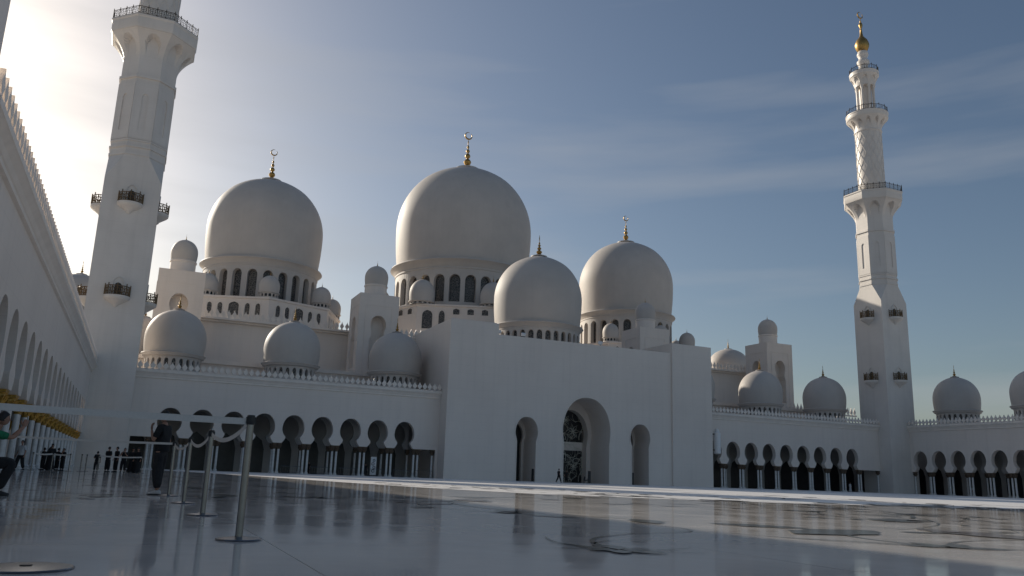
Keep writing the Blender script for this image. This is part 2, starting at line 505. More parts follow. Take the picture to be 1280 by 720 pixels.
# left wing: runs along Y at X=-6.25, its front faces +X -> local x runs from far to near when rotated by +90
aL = arcade('side_arcade', 'white side arcade close by on the left with gilded column capitals and toothed parapet', 84.8,
            [y-30.9 for y in [111.2-4.0*k for k in range(19,-1,-1)]], ((-6.25, 30.9, 0), PI/2), ends=False, back=(0, 96), palm='palm')
b = MB(); b.box(0, 84.8, .9, 15.5, 12.55, 12.75); b.build('roof', M['wall'], aL)
aR = arcade('side_arcade', 'white side arcade running towards the viewer right of the far right minaret', 46.0,
            [3.5+4.0*k for k in range(10)], ((136.8, 117.0, 0), -PI/2), ends=False, back=(-10.4, 46))
for yy in (111.4, 95.4, 79.4): roof_dome(aR, 117.0-yy, 8.7)
b = MB(); b.box(0, 46, .9, 16, 12.55, 12.75); b.build('roof', M['wall'], aR)

# tall block of the left wing's own gateway (cuts the top left corner of the view)
gL = empty('side_gateway', (-6.25, 0, 0)); tag(gL, 'tall plain white gateway block above the left arcade at the very edge', 'gateway')
b = MB(); b.box(-14, .35, 8, 30.9, 0, 23.7); b.build('wall', M['wall'], gL)

# ------------------------------------------------------------------ entrance portal
YP = 115.4
pt = empty('entrance_portal', (65.2, YP, 0)); tag(pt, 'tall plain white entrance block, one large pointed arch between two narrow keyhole arches', 'gateway')
XC = 65.2
def big_key(hw, zj, zn, hn, zc, zt):
    """jambs up to zj, slight neck then a horseshoe bulb"""
    p = [(hn, 0), (hn, zj)]
    for i in range(1, 15):
        a0 = -math.acos(min(1, hn/hw)); a = a0 + (PI/2-a0)*i/14
        if a > 0: z = zc + (zt-zc)*math.sin(a); h = hw*math.cos(a)**.9
        else: z = zc + hw*math.sin(a); h = hw*math.cos(a)
        if i == 14: h = 0
        p.append((h, max(z, zj+.01*i)))
    return p
w = MB()
cen = big_key(4.38, 6.2, 0, 4.2, 8.0, 13.4)
sid = big_key(1.98, 5.95, 0, 1.68, 7.3, 9.75)
zt = 22.05
w.bay(-16.0, -7.0, 0, zt, -10.75, sid, 0, 1.2, sub=1, back=False)
w.bay(-7.0, 7.0, 0, zt, -.2, cen, 0, 1.5, sub=2, back=False)
w.bay(7.0, 16.0, 0, zt, 9.8, sid, 0, 1.2, sub=1, back=False)
# top, sides, back
w.box(-16, 16, .9, 24.6, 19.0, 20.2)
w.add([(-16,0,zt),(16,0,zt),(16,.9,zt),(-16,.9,zt)], [(0,1,2,3)])
w.add([(-16,.9,20.2),(16,.9,20.2),(16,.9,zt),(-16,.9,zt)], [(0,1,2,3)])
w.build('wall', M['wall'], pt)
for xc, pr in ((-.2, cen), (-10.75, sid), (9.8, sid)):
    f = MB()
    f.tube([(xc+h, -.02, z) for h, z in pr] + [(xc-h, -.02, z) for h, z in reversed(pr[:-1])], .09, 6)
    f.build('arch_moulding', M['trim'], pt, smooth=50)
# end pilasters stand proud and rise above the middle
for s, xa, xb in ((0,-23.95,-16.0), (1,16.0,24.1)):
    w = MB()
    w.box(xa, xb, -.35 if s else -.0, 24.6, 0, 23.7)
    w.box(xa+.25, xb-.25, -.0+.3, 24.3, 23.7, 23.85)
    w.build('end_pier', M['wall'], pt)
# deep vault behind the big arch and the niches behind the small ones
w = MB()
def tunnel(b, xc, prof, d0, d1, shrink=1.0):
    for sg in (-1,1):
        for (h0,a),(h1,c) in zip(prof[:-1], prof[1:]):
            b.add([(xc+sg*h0*1.0,d0,a),(xc+sg*h0*shrink,d1,a),(xc+sg*h1*shrink,d1,c),(xc+sg*h1,d0,c)], [(0,1,2,3)])
tunnel(w, -.2, cen, 1.5, 6.2)
inner = big_key(3.5, 5.8, 0, 3.25, 7.6, 11.8)
w.bay(-4.6, 4.6, 0, 13.6, 0, inner, 6.2, 7.7, sub=2, back=False)
w.build('vault', M['wall'], pt, smooth=30)
for xc in (-10.75, 9.8):
    w = MB(); tunnel(w, xc, sid, 1.2, 4.6)
    w.bay(xc-2.1, xc+2.1, 0, 10, xc, big_key(1.55, 5.8, 0, 1.3, 7.0, 9.0), 4.6, 5.2, sub=1, back=False)
    w.build('side_vault', M['wall'], pt, smooth=30)
pass
d = MB(); d.box(-3.6, 3.6, 7.72, 7.8, 0, 12.1); d.build('door_glass', M['dark'], pt)
# pale band across the glass
d = MB(); d.box(-3.3, 3.3, 7.64, 7.69, 5.2, 6.6); d.build('door_band', M['trim'], pt)
# flowering vine screen of the big door
d = MB()
rnd = random.Random(3)
def vine(b, x, z, ang, ln, r, dep, lim):
    pts = [(x, 7.6, z)]; a = ang; k = rnd.choice((-1,1))*rnd.uniform(.5,1.3)
    n = 9
    for i in range(n):
        a += k*ln/n; x += math.cos(a)*ln/n; z += math.sin(a)*ln/n
        x = max(-3.2, min(3.2, x)); z = max(.15, min(11.3, z))
        pts.append((x, 7.6, z))
    b.tube(pts, [r*(1-.5*i/n) for i in range(n+1)], 4)
    if dep > 0:
        for i in (4, 7, 9):
            vine(b, pts[i][0], pts[i][2], a + rnd.uniform(-1.4,1.4), ln*.72, r*.75, dep-1, lim)
for x0 in (-2.6, -1.3, 0, 1.3, 2.6):
    for z0 in (.2, 3.4, 7.0):
        vine(d, x0, z0, PI/2 + rnd.uniform(-.5,.5), 3.0, .055, 2, 0)
for cx, cz, rr in ((-1.6,8.4,1.3), (1.4,8.4,1.3), (0,10.2,.9), (-1.8,3.0,.9), (1.6,2.6,.9)):
    for q in range(7):
        a = 2*PI*q/7
        d.tube([(cx, 7.6, cz), (cx+rr*.5*math.cos(a-.3), 7.58, cz+rr*.5*math.sin(a-.3)), (cx+rr*math.cos(a), 7.6, cz+rr*math.sin(a)), (cx+rr*.55*math.cos(a+.35), 7.58, cz+rr*.55*math.sin(a+.35)), (cx,7.6,cz)], .04, 4)
d.build('door_lattice', simple('pale_gilded_lattice', (.62,.60,.52), rough=.45, metal=.1), pt)
for xc in (-10.75, 9.8):
    d = MB(); d.box(xc-1.6, xc+1.6, 5.22, 5.3, 0, 9.2); d.build('side_door_glass', M['dark'], pt)
# dome over the portal
big_dome(pt, 'dome', (0, 19.6), 8.2, 32.8, 27.6, 41.5, 4.1, 32, .5, 20.2, 23.6, 25.3, 26.0, .55, rdrum=.955, fw=2.3)

# small things along the top edge of the portal
for i, (x, z, lab) in enumerate(((53.6, 22.05, 'small white floodlight on the roof edge below the left rim of the entrance dome'),
                       (49.4, 22.05, 'leftmost small white floodlight on the roof edge of the entrance block'),
                       (67.6, 22.05, 'small white floodlight on the entrance roof edge in front of the right big dome'))):
    if i == 0:
        fl = empty('floodlight', (x, YP+.5, z)); tag(fl, lab, 'floodlight', 'floodlights on the entrance roof')
        b = MB(); b.box(-.04,.04,-.04,.04,0,.25); b.box(-.3,.3,-.04,.04,.22,.27); b.build('bracket', M['black'], fl)
        b = MB(); b.fn = lambda x,y,z: (x, y*math.cos(.5)-(z-.5)*math.sin(.5), .5+y*math.sin(.5)+(z-.5)*math.cos(.5))
        b.box(-.32,.32,-.2,.2,.28,.72); b.build('housing', M['lamp'], fl)
    else:
        f2 = copy_tree(fl); f2.location = (x, YP+.5, z); f2['label'] = lab

# ------------------------------------------------------------------ prayer hall
ph = empty('prayer_hall', (65.2, 150, 0)); tag(ph, 'huge white prayer hall crowned by three great domes behind the entrance', 'mosque')
OX, OY = 65.2, 150.0
def P(x, y): return (x-OX, y-OY)
b = MB()
b.box(-6-OX, 137-OX, 134-OY, 150-OY, 12.0, 16.2)
b.build('lower_roof_block', M['wall'], ph)
b = MB(); b.box(-6.3-OX, 137.3-OX, 133.6-OY, 134.2-OY, 16.0, 16.6)
b.box(3-OX, 127.4-OX, 149.4-OY, 150.5-OY, 25.2, 25.9)
b.box(2.3-OX, 128.1-OX, 148.7-OY, 150.5-OY, 25.55, 25.9)
b.build('cornice', M['trim'], ph)
b = MB(); b.box(3-OX, 127.4-OX, 150-OY, 205-OY, 10.0, 25.85); b.build('wall', M['wall'], ph)
b = MB(); merlons(b, 3-OX, 127.4-OX, 148.9-OY, 25.9, step=.95, h=1.05, w=1.2)
b.build('parapet', M['trim'], ph)
b = MB(); merlons(b, 118-OX, 146-OX, 137-OY, 16.4, step=.95, h=1.2, w=1.2)
b.box(118-OX, 146-OX, 136.8-OY, 137.2-OY, 16.2, 16.5)
b.build('parapet', M['trim'], ph)
# middle block behind the entrance
b = MB(); b.box(37.6-OX, 92.8-OX, 133.2-OY, 157-OY, 12.0, 23.0)
b.box(37.3-OX, 93.1-OX, 132.9-OY, 133.5-OY, 22.5, 23.05)
b.build('middle_block', M['wall'], ph)
b = MB(); merlons(b, 37.4-OX, 93-OX, 133.1-OY, 23.05, step=.9, h=.95, w=1.2); b.build('middle_parapet', M['trim'], ph)
# slit windows of the middle block
for x in (38.9, 40.4, 90.0, 91.5):
    d = MB(); d.prism([(-.22,0),(.22,0),(.22,2.0),(0,2.25),(-.22,2.0)], -.02, .01)
    o = d.build('slit_window', M['dark'], ph, loc=(x-OX, 133.19-OY, 16.4))

def great(cx, cy, Rm, zc, zr, zt, fh, nwin, hw, z0, wz0, wzs, wzt, rsmall, Rs, zsr, zst, fs, rpod, zpod, zwin, ww):
    c = P(cx, cy)
    # octagonal podium, corners under the small domes
    b = MB(); b.lathe([(rpod, 20.0), (rpod, zpod-.5), (rpod+.3, zpod-.35), (rpod+.3, zpod), (0, zpod+.01)], 8, (c[0], c[1], 0), rot=-PI/2)
    b.build('podium', M['wall'], ph)
    # podium windows (recessed look: frame proud of the wall, dark pane inside)
    s = rpod*math.cos(PI/8)
    for k in range(8):
        am = -PI/2 + PI/8 + k*PI/4
        if math.sin(am) > .5: continue
        n = Vector((math.cos(am), math.sin(am), 0)); t = Vector((-n.y, n.x, 0))
        for off, wd, hh, zb in ww:
            for o_ in (off,):
                f = MB()
                def fn(x, y, z, n=n, t=t, o_=o_): 
                    p = Vector((c[0], c[1], 0)) + n*(s - y) + t*(o_ + x); return (p.x, p.y, z)
                f.fn = fn
                pr = round_arch(wd/2, zb, zb+hh*.7, zb+hh)
                outl = [(h, z) for h, z in pr] + [(-h, z) for h, z in reversed(pr[:-1])]
                f.prism(outl, -.03, .01)
                fo = f.build('podium_window', M['lattice'], ph)
                g = MB(); g.fn = fn
                out2 = [(h+.14 if h > 0 else 0, z+(.16 if h == 0 else 0)) for h, z in pr]
                pts = [(h, -.04, z) for h, z in out2] + [(-h, -.04, z) for h, z in reversed(out2[:-1])]
                g.tube(pts, .10, 5); g.build('frame', M['trim'], fo)
    big_dome(ph, 'great_dome', c, Rm, zc, zr, zt, fh, nwin, hw, z0, wz0, wzs, wzt, 1.1)
    # walkway kerb round the drum
    k = MB(); k.lathe([(Rm*1.06, z0-.4), (Rm*1.06, z0+.9), (Rm*.97, z0+.9)], 48, (c[0], c[1], 0), cap=False); k.build('drum_plinth', M['wall'], ph, smooth=40)
    for q in range(8):
        a = -PI/2 + q*PI/4
        small_dome(ph, 'corner_dome', (c[0]+rsmall*math.cos(a), c[1]+rsmall*math.sin(a)), Rs, zsr, zst, fs, zpod-.01, 14)
WA = [(-4.6,.85,2.2,29.0),(-2.6,.85,2.2,29.0),(0,1.9,2.6,28.8),(2.6,.85,2.2,29.0),(4.6,.85,2.2,29.0)]
great(19.9, 176.6, 12.0, 49.6, 41.7, 61.9, 6.9, 24, .95, 32.0, 33.4, 38.0, 39.1, 15.5, 1.95, 33.7, 37.2, .9, 17.3, 32.5, 0, WA)
great(110.4, 176.6, 12.0, 49.2, 41.3, 61.5, 6.9, 24, .95, 32.0, 33.2, 37.6, 38.7, 15.5, 1.95, 33.5, 37.0, .9, 17.3, 32.3, 0, WA)
WB = [(-6.0,2.1,3.9,30.0),(-3.0,1.2,3.9,30.0),(0,1.3,1.2,33.2),(3.0,1.3,1.2,33.2),(6.0,1.3,1.2,33.2)]
great(65.2, 176.6, 16.0, 56.6, 46.7, 73.2, 9.2, 28, 1.22, 34.8, 36.9, 41.6, 43.0, 19.6, 2.7, 35.9, 40.9, 1.4, 21.5, 35.2, 0, WB)

# flanking domed towers
TK = keyhole(1.42, 25.7, 27.5, 1.1, 24.3, 1.45, 23.2)
TK = [(1.45, 18.2)] + TK
def tower(x, y, label):
    t = empty('domed_tower', (x, y, 0)); tag(t, label, 'tower', 'four domed towers flanking the great domes')
    b = MB(); h = 3.55
    zt = 31.3
    for q in range(4):
        rot = q*PI/2; ca, sa = math.cos(rot), math.sin(rot)
        b.fn = lambda X, Y, Z, ca=ca, sa=sa: (X*ca - (Y-h)*sa, X*sa + (Y-h)*ca, Z)
        b.bay(-h, h, 12.6, zt, 0, TK, 0, 1.9, sub=1, back=False)
        b.box(-1.6, 1.6, 1.9, 1.94, 17.5, 28.2)
        # thin raised frame round the niche
        for xa, xb, za, zb in ((-2.45,-2.3,17,29.2), (2.3,2.45,17,29.2), (-2.45,2.45,29.2,29.35)):
            b.box(xa, xb, -.06, .01, za, zb)
    b.fn = None
    b.box(-h, h, -h, h, zt-.01, zt+.02)
    b.lathe([(2.0, zt), (2.0, 33.2), (2.12, 33.3), (2.12, 33.5), (2.0, 33.6)], 36, (0,0,0), cap=False)
    b.build('wall', M['wall'], t, smooth=30)
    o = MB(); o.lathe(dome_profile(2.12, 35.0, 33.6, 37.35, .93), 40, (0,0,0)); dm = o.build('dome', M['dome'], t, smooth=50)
    finial(dm, 0, 0, 37.3, 1.0, .45, False)
    return t
t0 = tower(3.5, 143.0, 'leftmost domed square tower with a keyhole niche, close right of the near minaret')
for x, lab in ((36.3, 'domed square tower with a keyhole niche between the left and middle great domes'),
               (94.2, 'domed square tower rising in front of the right great dome'),
               (126.9, 'domed square tower standing free in the sky right of the entrance block')):
    c = copy_tree(t0); c.location = (x, 143.0, 0); c['label'] = lab

# side halls with a dome each, beyond the hall's two ends
def side_hall(x, y, lab, rr=5.4, zr=29.4, zt=36.6, box=11, z=27.0):
    s = empty('side_hall', (x, y, 0)); tag(s, lab, 'building')
    b = MB(); b.box(-box, box, -box, box, 0, z); b.build('wall', M['wall'], s)
    big_dome(s, 'dome', (0,0), rr, zr+2.6, zr, zt, 2.7, 24, .3, z-.1, z+.35, z+1.3, z+1.6, .4, rdrum=.93, fw=1.1)
    return s
side_hall(144.0, 178.0, 'far building with a dome showing above the parapet left of the right free-standing tower')
side_hall(-13.8, 178.0, 'far building whose dome peeps out between the left arcade and the near minaret')
b = empty('rear_building', (-.2, 152, 0)); tag(b, 'low rear building with a dome half hidden behind the near minaret', 'building')
w = MB(); w.box(-8, 2.5, -4, 6, 0, 18.0); w.build('wall', M['wall'], b)
big_dome(b, 'dome', (-1.0,1.0), 4.4, 21.2, 19.0, 25.4, 2.2, 24, .26, 17.9, 18.2, 18.6, 18.8, .3, rdrum=.9, fw=1.0)

# ------------------------------------------------------------------ minarets
def railing_ring(b, r, z, h, n, seg):
    """posts, two rails and scroll panels on a regular polygon with n sides, seg panels a side"""
    cs = [Vector((r*math.cos(2*PI*(i+.5)/n), r*math.sin(2*PI*(i+.5)/n), z)) for i in range(n)]
    for i in range(n):
        p, q = cs[i], cs[(i+1) % n]
        for k in range(seg):
            a = p.lerp(q, k/seg); c = p.lerp(q, (k+1)/seg); up = Vector((0,0,1))
            b.tube([a, a+up*(h+.28)], .055, 5)
            b.tube([a+up*h, c+up*h], .05, 4); b.tube([a+up*.12, c+up*.12], .04, 4)
            m = a.lerp(c, .5) + up*(h*.56); t = (c-a).normalized(); rr = min((c-a).length*.36, h*.34)
            ring = [m + t*rr*math.cos(2*PI*j/8) + up*rr*math.sin(2*PI*j/8) for j in range(8)]
            b.tube(ring, .035, 4, closed=True)
            for j in range(0, 8, 2):
                e = ring[j]; b.tube([m, e], .03, 4)
            for sx in (-1, 1):
                for sz in (-1, 1):
                    b.tube([m + t*sx*rr*.72 + up*sz*rr*.72, m + t*sx*(c-a).length*.5 + up*sz*h*.43], .03, 4)
def cove_fr(n, z0, z1, r0, r1, poly=True, k=.42):
    """bracketed flare: between n ribs the surface hollows out into pointed niches"""
    def fr(a, z):
        sec = 2*PI/n
        u = ((a % sec)/sec)*2 - 1           # -1..1 across a facet, corners at +-1
        if poly:
            ang = (a % sec) - sec/2
            base = math.cos(sec/2)/math.cos(ang)
        else: base = 1.0
        t = max(0., min(1., (z - z0)/(z1 - z0)))
        m = t**1.75
        half = .60
        if .06 < t < .86:
            w_ = half*math.sqrt(max(0, 1 - (max(0, t-.35)/.51)**2.0))
            if abs(u) < w_: m = m*k*.55
        return (r0 + (r1-r0)*m)*base
    return fr
def make_minaret(x, y, label):
    t = empty('minaret', (x, y, 0)); tag(t, label, 'minaret')
    s = 3.47
    b = MB()
    b.box(-s, s, -s, s, 0, 37.4)
    # broach from the square to the octagon
    o8 = s/math.cos(PI/8)
    sq = [(-s,-s,37.4),(s,-s,37.4),(s,s,37.4),(-s,s,37.4)]
    oc = [(o8*math.cos(PI/8+PI/4*i), o8*math.sin(PI/8+PI/4*i), 41.0) for i in range(8)]
    ang = lambda p: math.atan2(p[1], p[0])
    # octagon vertex indices: 0:22.5 1:67.5 2:112.5 3:157.5 4:202.5 5:247.5 6:292.5 7:337.5
    V = sq + oc
    F = [(0,1,4+6,4+5), (1,2,4+0,4+7), (2,3,4+2,4+1), (3,0,4+4,4+3), (1,4+7,4+6), (2,4+1,4+0), (3,4+3,4+2), (0,4+5,4+4)]
    b.add(V, F)
    b.build('square_shaft', M['minaret'], t)
    b = MB()
    def oct_(p, z0, z1, c=None): b.lathe([(p/math.cos(PI/8), z0), (p/math.cos(PI/8), z1)], 8, (0,0,0), rot=PI/8)
    oct_(s-.003, 40.9, 55.4)
    for z0, z1, e in ((41.0,41.35,.10), (42.1,42.35,.16), (43.0,43.25,.10), (51.2,51.45,.12), (52.2,52.6,.2), (37.3,37.55,.0)):
        if e: oct_(s+e, z0, z1)
    # raised frames with blind arches on each facet
    for q in range(8):
        rot = q*PI/4; ca, sa = math.cos(rot), math.sin(rot)
        b.fn = lambda X, Y, Z, ca=ca, sa=sa: (X*ca - (Y-s)*sa, X*sa + (Y-s)*ca, Z)
        b.bay(-1.42, 1.42, 43.3, 51.2, 0, round_arch(.42, 44.6, 49.2, 49.9), -.12, .0, sub=1, back=False)
        b.box(-1.46,-1.4,-.125,.01,43.3,51.2); b.box(1.4,1.46,-.125,.01,43.3,51.2)
        
    b.fn = None
    b.build('octagonal_shaft', M['minaret'], t)
    b = MB()
    zz = [55.2 + (58.7-55.2)*i/26 for i in range(27)]
    b.surf(cove_fr(8, 55.2, 58.7, s/math.cos(PI/8), 5.35/math.cos(PI/8)), zz, 8*20, rot=PI/8)
    b.lathe([(5.42/math.cos(PI/8), 58.72), (5.5/math.cos(PI/8), 58.9), (5.5/math.cos(PI/8), 60.2), (5.62/math.cos(PI/8), 60.4), (5.62/math.cos(PI/8), 60.6)], 8, (0,0,0), rot=PI/8)
    g = b.build('lower_gallery', M['minaret'], t, smooth=30)
    b = MB(); railing_ring(b, 5.5/math.cos(PI/8), 60.6, 1.15, 8, 4)
    r = b.build('railing', M['bronze'], g); 
    # round shaft with a net of raised ribs
    b = MB(); b.lathe([(2.62, 60.6), (2.62, 75.3)], 48, (0,0,0))
    for sgn in (-1, 1):
        for q in range(12):
            a0 = 2*PI*q/12
            b.tube([(2.63*math.cos(a0+sgn*i*.155), 2.63*math.sin(a0+sgn*i*.155), 60.8 + i*.88) for i in range(17)], .075, 5)
    b.lathe([(2.62,74.8),(2.8,74.95),(2.8,75.2),(2.62,75.35)], 48, (0,0,0), cap=False)
    b.build('round_shaft', M['minaret'], t, smooth=40)
    b = MB()
    zz = [75.3 + 2.5*i/20 for i in range(21)]
    b.surf(cove_fr(12, 75.3, 77.8, 2.68, 4.05, poly=False), zz, 12*16)
    b.lathe([(4.1,77.8),(4.2,77.95),(4.2,78.7),(4.28,78.8),(4.28,79.0)], 48, (0,0,0))
    g = b.build('middle_gallery', M['minaret'], t, smooth=35)
    b = MB(); railing_ring(b, 4.1, 79.0, 1.1, 16, 1); b.build('railing', M['bronze'], g)
    # slender open stage: core with columns
    b = MB(); b.lathe([(1.25,79.0),(1.25,86.0)], 24, (0,0,0))
    for q in range(8):
        a = 2*PI*q/8 + PI/8
        b.lathe([(.34,79.0),(.34,79.3),(.24,79.5),(.24,85.0),(.36,85.4),(.4,85.8)], 10, (1.75*math.cos(a), 1.75*math.sin(a), 0))
    b.build('column_stage', M['minaret'], t, smooth=40)
    b = MB()
    zz = [85.7 + 2.3*i/18 for i in range(19)]
    b.surf(cove_fr(8, 85.7, 88.0, 2.1, 2.85, poly=False), zz, 8*12, rot=PI/8)
    b.lathe([(2.9,88.0),(2.98,88.1),(2.98,88.7),(3.02,88.8),(3.02,88.9)], 40, (0,0,0))
    g = b.build('upper_gallery', M['minaret'], t, smooth=35)
    b = MB(); railing_ring(b, 2.9, 88.9, 1.05, 12, 1); b.build('railing', M['bronze'], g)
    b = MB(); b.lathe([(1.35,88.9),(1.25,89.6),(.95,90.6),(1.0,91.0),(1.3,91.5),(1.3,91.9),(.9,92.4),(.85,92.8),(1.15,93.3),(1.2,93.7),(.95,94.3),(0,94.4)], 28, (0,0,0))
    b.build('lantern_stem', M['minaret'], t, smooth=40)
    b = MB()
    b.lathe([(.6,94.25),(1.1,94.6),(1.4,95.3),(1.5,95.9),(1.36,96.5),(1.1,97.1),(.7,97.6),(.38,98.1),(.28,98.8),(.2,99.6),(.24,99.7),(.12,99.85),(.3,100.3),(.42,100.8),(.3,101.3),(.1,101.5),(.16,101.7),(.07,102.0),(.05,102.6),(0,102.7)], 28, (0,0,0))
    pts = []; rad = []
    for i in range(23):
        a = R(75) + R(330)*i/22
        pts.append((.72*math.cos(a), 0, 103.3 + .72*math.sin(a))); rad.append(.13*(.25+math.sin(PI*i/22)))
    b.tube(pts, rad, 6)
    b.build('finial', M['gold'], t, smooth=40)
    # balconies: two levels on each of the four faces
    for q in range(4):
        rot = q*PI/2; ca, sa = math.cos(rot), math.sin(rot)
        fn = lambda X, Y, Z, ca=ca, sa=sa: (X*ca - (Y-s)*sa, X*sa + (Y-s)*ca, Z)
        for zb in (21.6, 34.2):
            b = MB(); b.fn = fn
            # rounded corbel: half lathe squeezed against the wall
            prof = [(.12,-1.45),(.3,-1.3),(.35,-1.15),(.8,-.85),(1.35,-.5),(1.55,-.3),(1.58,-.1),(1.58,0)]
            vs = []; k = 17
            for r_, z_ in prof:
                for i in range(k):
                    a = PI + PI*i/(k-1)
                    vs.append((r_*math.cos(a), .9*r_*math.sin(a), zb+z_))
            fs = [(j*k+i, j*k+i+1, (j+1)*k+i+1, (j+1)*k+i) for j in range(len(prof)-1) for i in range(k-1)]
            fs += [tuple((len(prof)-1)*k+i for i in range(k))]
            b.add(vs, fs)
            bal = b.build('balcony', M['minaret'], t, smooth=40)
            rl = MB(); rl.fn = fn
            P_ = [Vector((1.5*math.cos(PI+PI*i/8), 1.35*math.sin(PI+PI*i/8), zb)) for i in range(9)]
            up = Vector((0,0,1)); hh = 1.2
            for i in range(9):
                rl.tube([P_[i], P_[i]+up*(hh+(.35 if i % 2 == 0 else .05))], .07, 5)
            for i in range(8):
                a, c = P_[i], P_[i+1]
                rl.tube([a+up*hh, c+up*hh], .06, 4); rl.tube([a+up*.1, c+up*.1], .05, 4)
                rl.tube([a+up*.15, c+up*hh*.95], .04, 4); rl.tube([c+up*.15, a+up*hh*.95], .04, 4)
                rl.tube([a.lerp(c,.5)+up*.1, a.lerp(c,.5)+up*hh], .035, 4)
            rl.build('balcony_railing', M['palm'] if False else simple_bronze2, bal)
            dd = MB(); dd.fn = fn
            pr = round_arch(.42, zb, zb+1.35, zb+1.8)
            dd.prism([(h, z) for h, z in pr] + [(-h, z) for h, z in reversed(pr[:-1])], -.02, .01)
            dd.build('balcony_door', M['dark'], bal)
            ff = MB(); ff.fn = fn
            out2 = [(.68, zb), (.68, zb+1.7), (.6,zb+2.1),(.35,zb+2.4),(0,zb+2.6),(-.35,zb+2.4),(-.6,zb+2.1),(-.68,zb+1.7),(-.68,zb)]
            ff.tube([(h,-.05,z) for h, z in out2], .09, 5)
            ff.build('door_frame', M['minaret'], bal)
    return t
simple_bronze2 = simple('gilded_bronze_railing', (.17,.11,.055), rough=.5, metal=.5)
mn = make_minaret(-4.6, 119.0, 'nearer minaret, its top cut off by the upper edge, left of the domes')
m2 = copy_tree(mn); m2.location = (135.1, 119.0, 0)
m2['label'] = 'complete slender minaret with golden ball and crescent, far right'
for o in (mn, m2): o['group'] = 'minarets'

# tall cylinder lamp standing by the right side of the entrance block
lp = empty('wall_lamp', (91.9, 117.2, 0)); tag(lp, 'tall white cylinder lamp fixed high beside the right edge of the entrance block', 'lamp')
b = MB(); b.lathe([(.3,5.6),(.62,5.75),(.62,9.2),(.4,9.4),(.4,9.6),(.25,9.9),(0,10.0)], 20); b.build('lamp_body', M['lamp'], lp, smooth=40)
b = MB(); b.box(-2.5,.1,-.1,.1,8.9,9.1); b.box(-2.5,.1,-.1,.1,6.2,6.4); b.build('bracket', M['bronze'], lp)

# ------------------------------------------------------------------ ground
g = MB()
S = 2500
g.add([(-S,-S,0),(S,-S,0),(S,S,0),(-S,S,0)], [(0,1,2,3)])
tag(g.build('ground', M['floor']), kind='structure')
# paler, rougher floor sheet between the inlaid marble and the mosque front
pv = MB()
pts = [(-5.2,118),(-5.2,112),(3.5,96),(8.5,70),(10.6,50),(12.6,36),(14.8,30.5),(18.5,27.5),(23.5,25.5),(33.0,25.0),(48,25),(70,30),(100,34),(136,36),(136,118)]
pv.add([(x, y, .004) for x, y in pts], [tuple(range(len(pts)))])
tag(pv.build('pale_floor_sheet', stone('rough_white_marble', (.80,.77,.735), (.88,.85,.815), rough=.42, scale=.2, bump=.0, spec=.5)), kind='structure')
# floral inlay cut into the courtyard floor: large stems and leaves lying flush
inl = MB()
rn = random.Random(12)
def ribbon(b, pts, w0, w1, z=.008):
    vs = []; n = len(pts)
    for i, (x, y) in enumerate(pts):
        a = pts[max(0,i-1)]; c = pts[min(n-1,i+1)]
        dx, dy = c[0]-a[0], c[1]-a[1]; l = math.hypot(dx, dy) or 1
        w = w0 + (w1-w0)*i/(n-1)
        vs += [(x - dy/l*w/2, y + dx/l*w/2, z), (x + dy/l*w/2, y - dx/l*w/2, z)]
    b.add(vs, [(2*i, 2*i+1, 2*i+3, 2*i+2) for i in range(n-1)])
def leaf(b, x, y, ang, ln, wd, z=.011, lobes=3):
    pts = []
    n = 22
    for side in (1, -1):
        rng = range(n+1) if side == 1 else range(n-1, 0, -1)
        for i in rng:
            t = i/n
            w = wd*math.sin(PI*t)**.8*(1 + .10*math.sin(lobes*2*PI*t))*side
            lx = ln*t
            pts.append((x + lx*math.cos(ang) - w*math.sin(ang), y + lx*math.sin(ang) + w*math.cos(ang), z))
    b.add(pts, [tuple(range(len(pts)))])
def stem(b, x, y, ang, ln, w, curl, leaves=True, depth=1):
    pts = []; a = ang; n = 26
    for i in range(n+1):
        pts.append((x, y)); a += curl/n*(1+.8*i/n)
        x += math.cos(a)*ln/n; y += math.sin(a)*ln/n
    b.mi = 0
    ribbon(b, pts, w, w*.35)
    if leaves:
        b.mi = rn.choice((0,0,1)); leaf(b, x, y, a, ln*.10, ln*.022)
        for i in range(5, n, 5):
            b.mi = rn.choice((0,1))
            s_ = rn.choice((-1,1))
            leaf(b, pts[i][0], pts[i][1], a*0 + math.atan2(pts[i+1][1]-pts[i][1], pts[i+1][0]-pts[i][0]) + s_*rn.uniform(.5,1.1), ln*rn.uniform(.06,.11), ln*rn.uniform(.012,.024), z=.013)
    if depth > 0:
        i = n//2
        stem(b, pts[i][0], pts[i][1], math.atan2(pts[i+1][1]-pts[i][1], pts[i+1][0]-pts[i][0]) + rn.choice((-1,1))*.9, ln*.55, w*.7, -curl*1.2, True, depth-1)
for k in range(30):
    d_ = 21*(62/21.)**rn.random(); a_ = R(rn.uniform(-4, 62))
    x = d_*math.sin(a_); y = d_*math.cos(a_)
    sc = min(.8, .25 + d_/60)
    if x < 4.5 and y < 30: continue
    stem(inl, x, y, rn.uniform(0, 2*PI), rn.uniform(12, 30)*sc, rn.uniform(.10,.26)*sc, rn.uniform(-2.4, 2.4), True, 2)
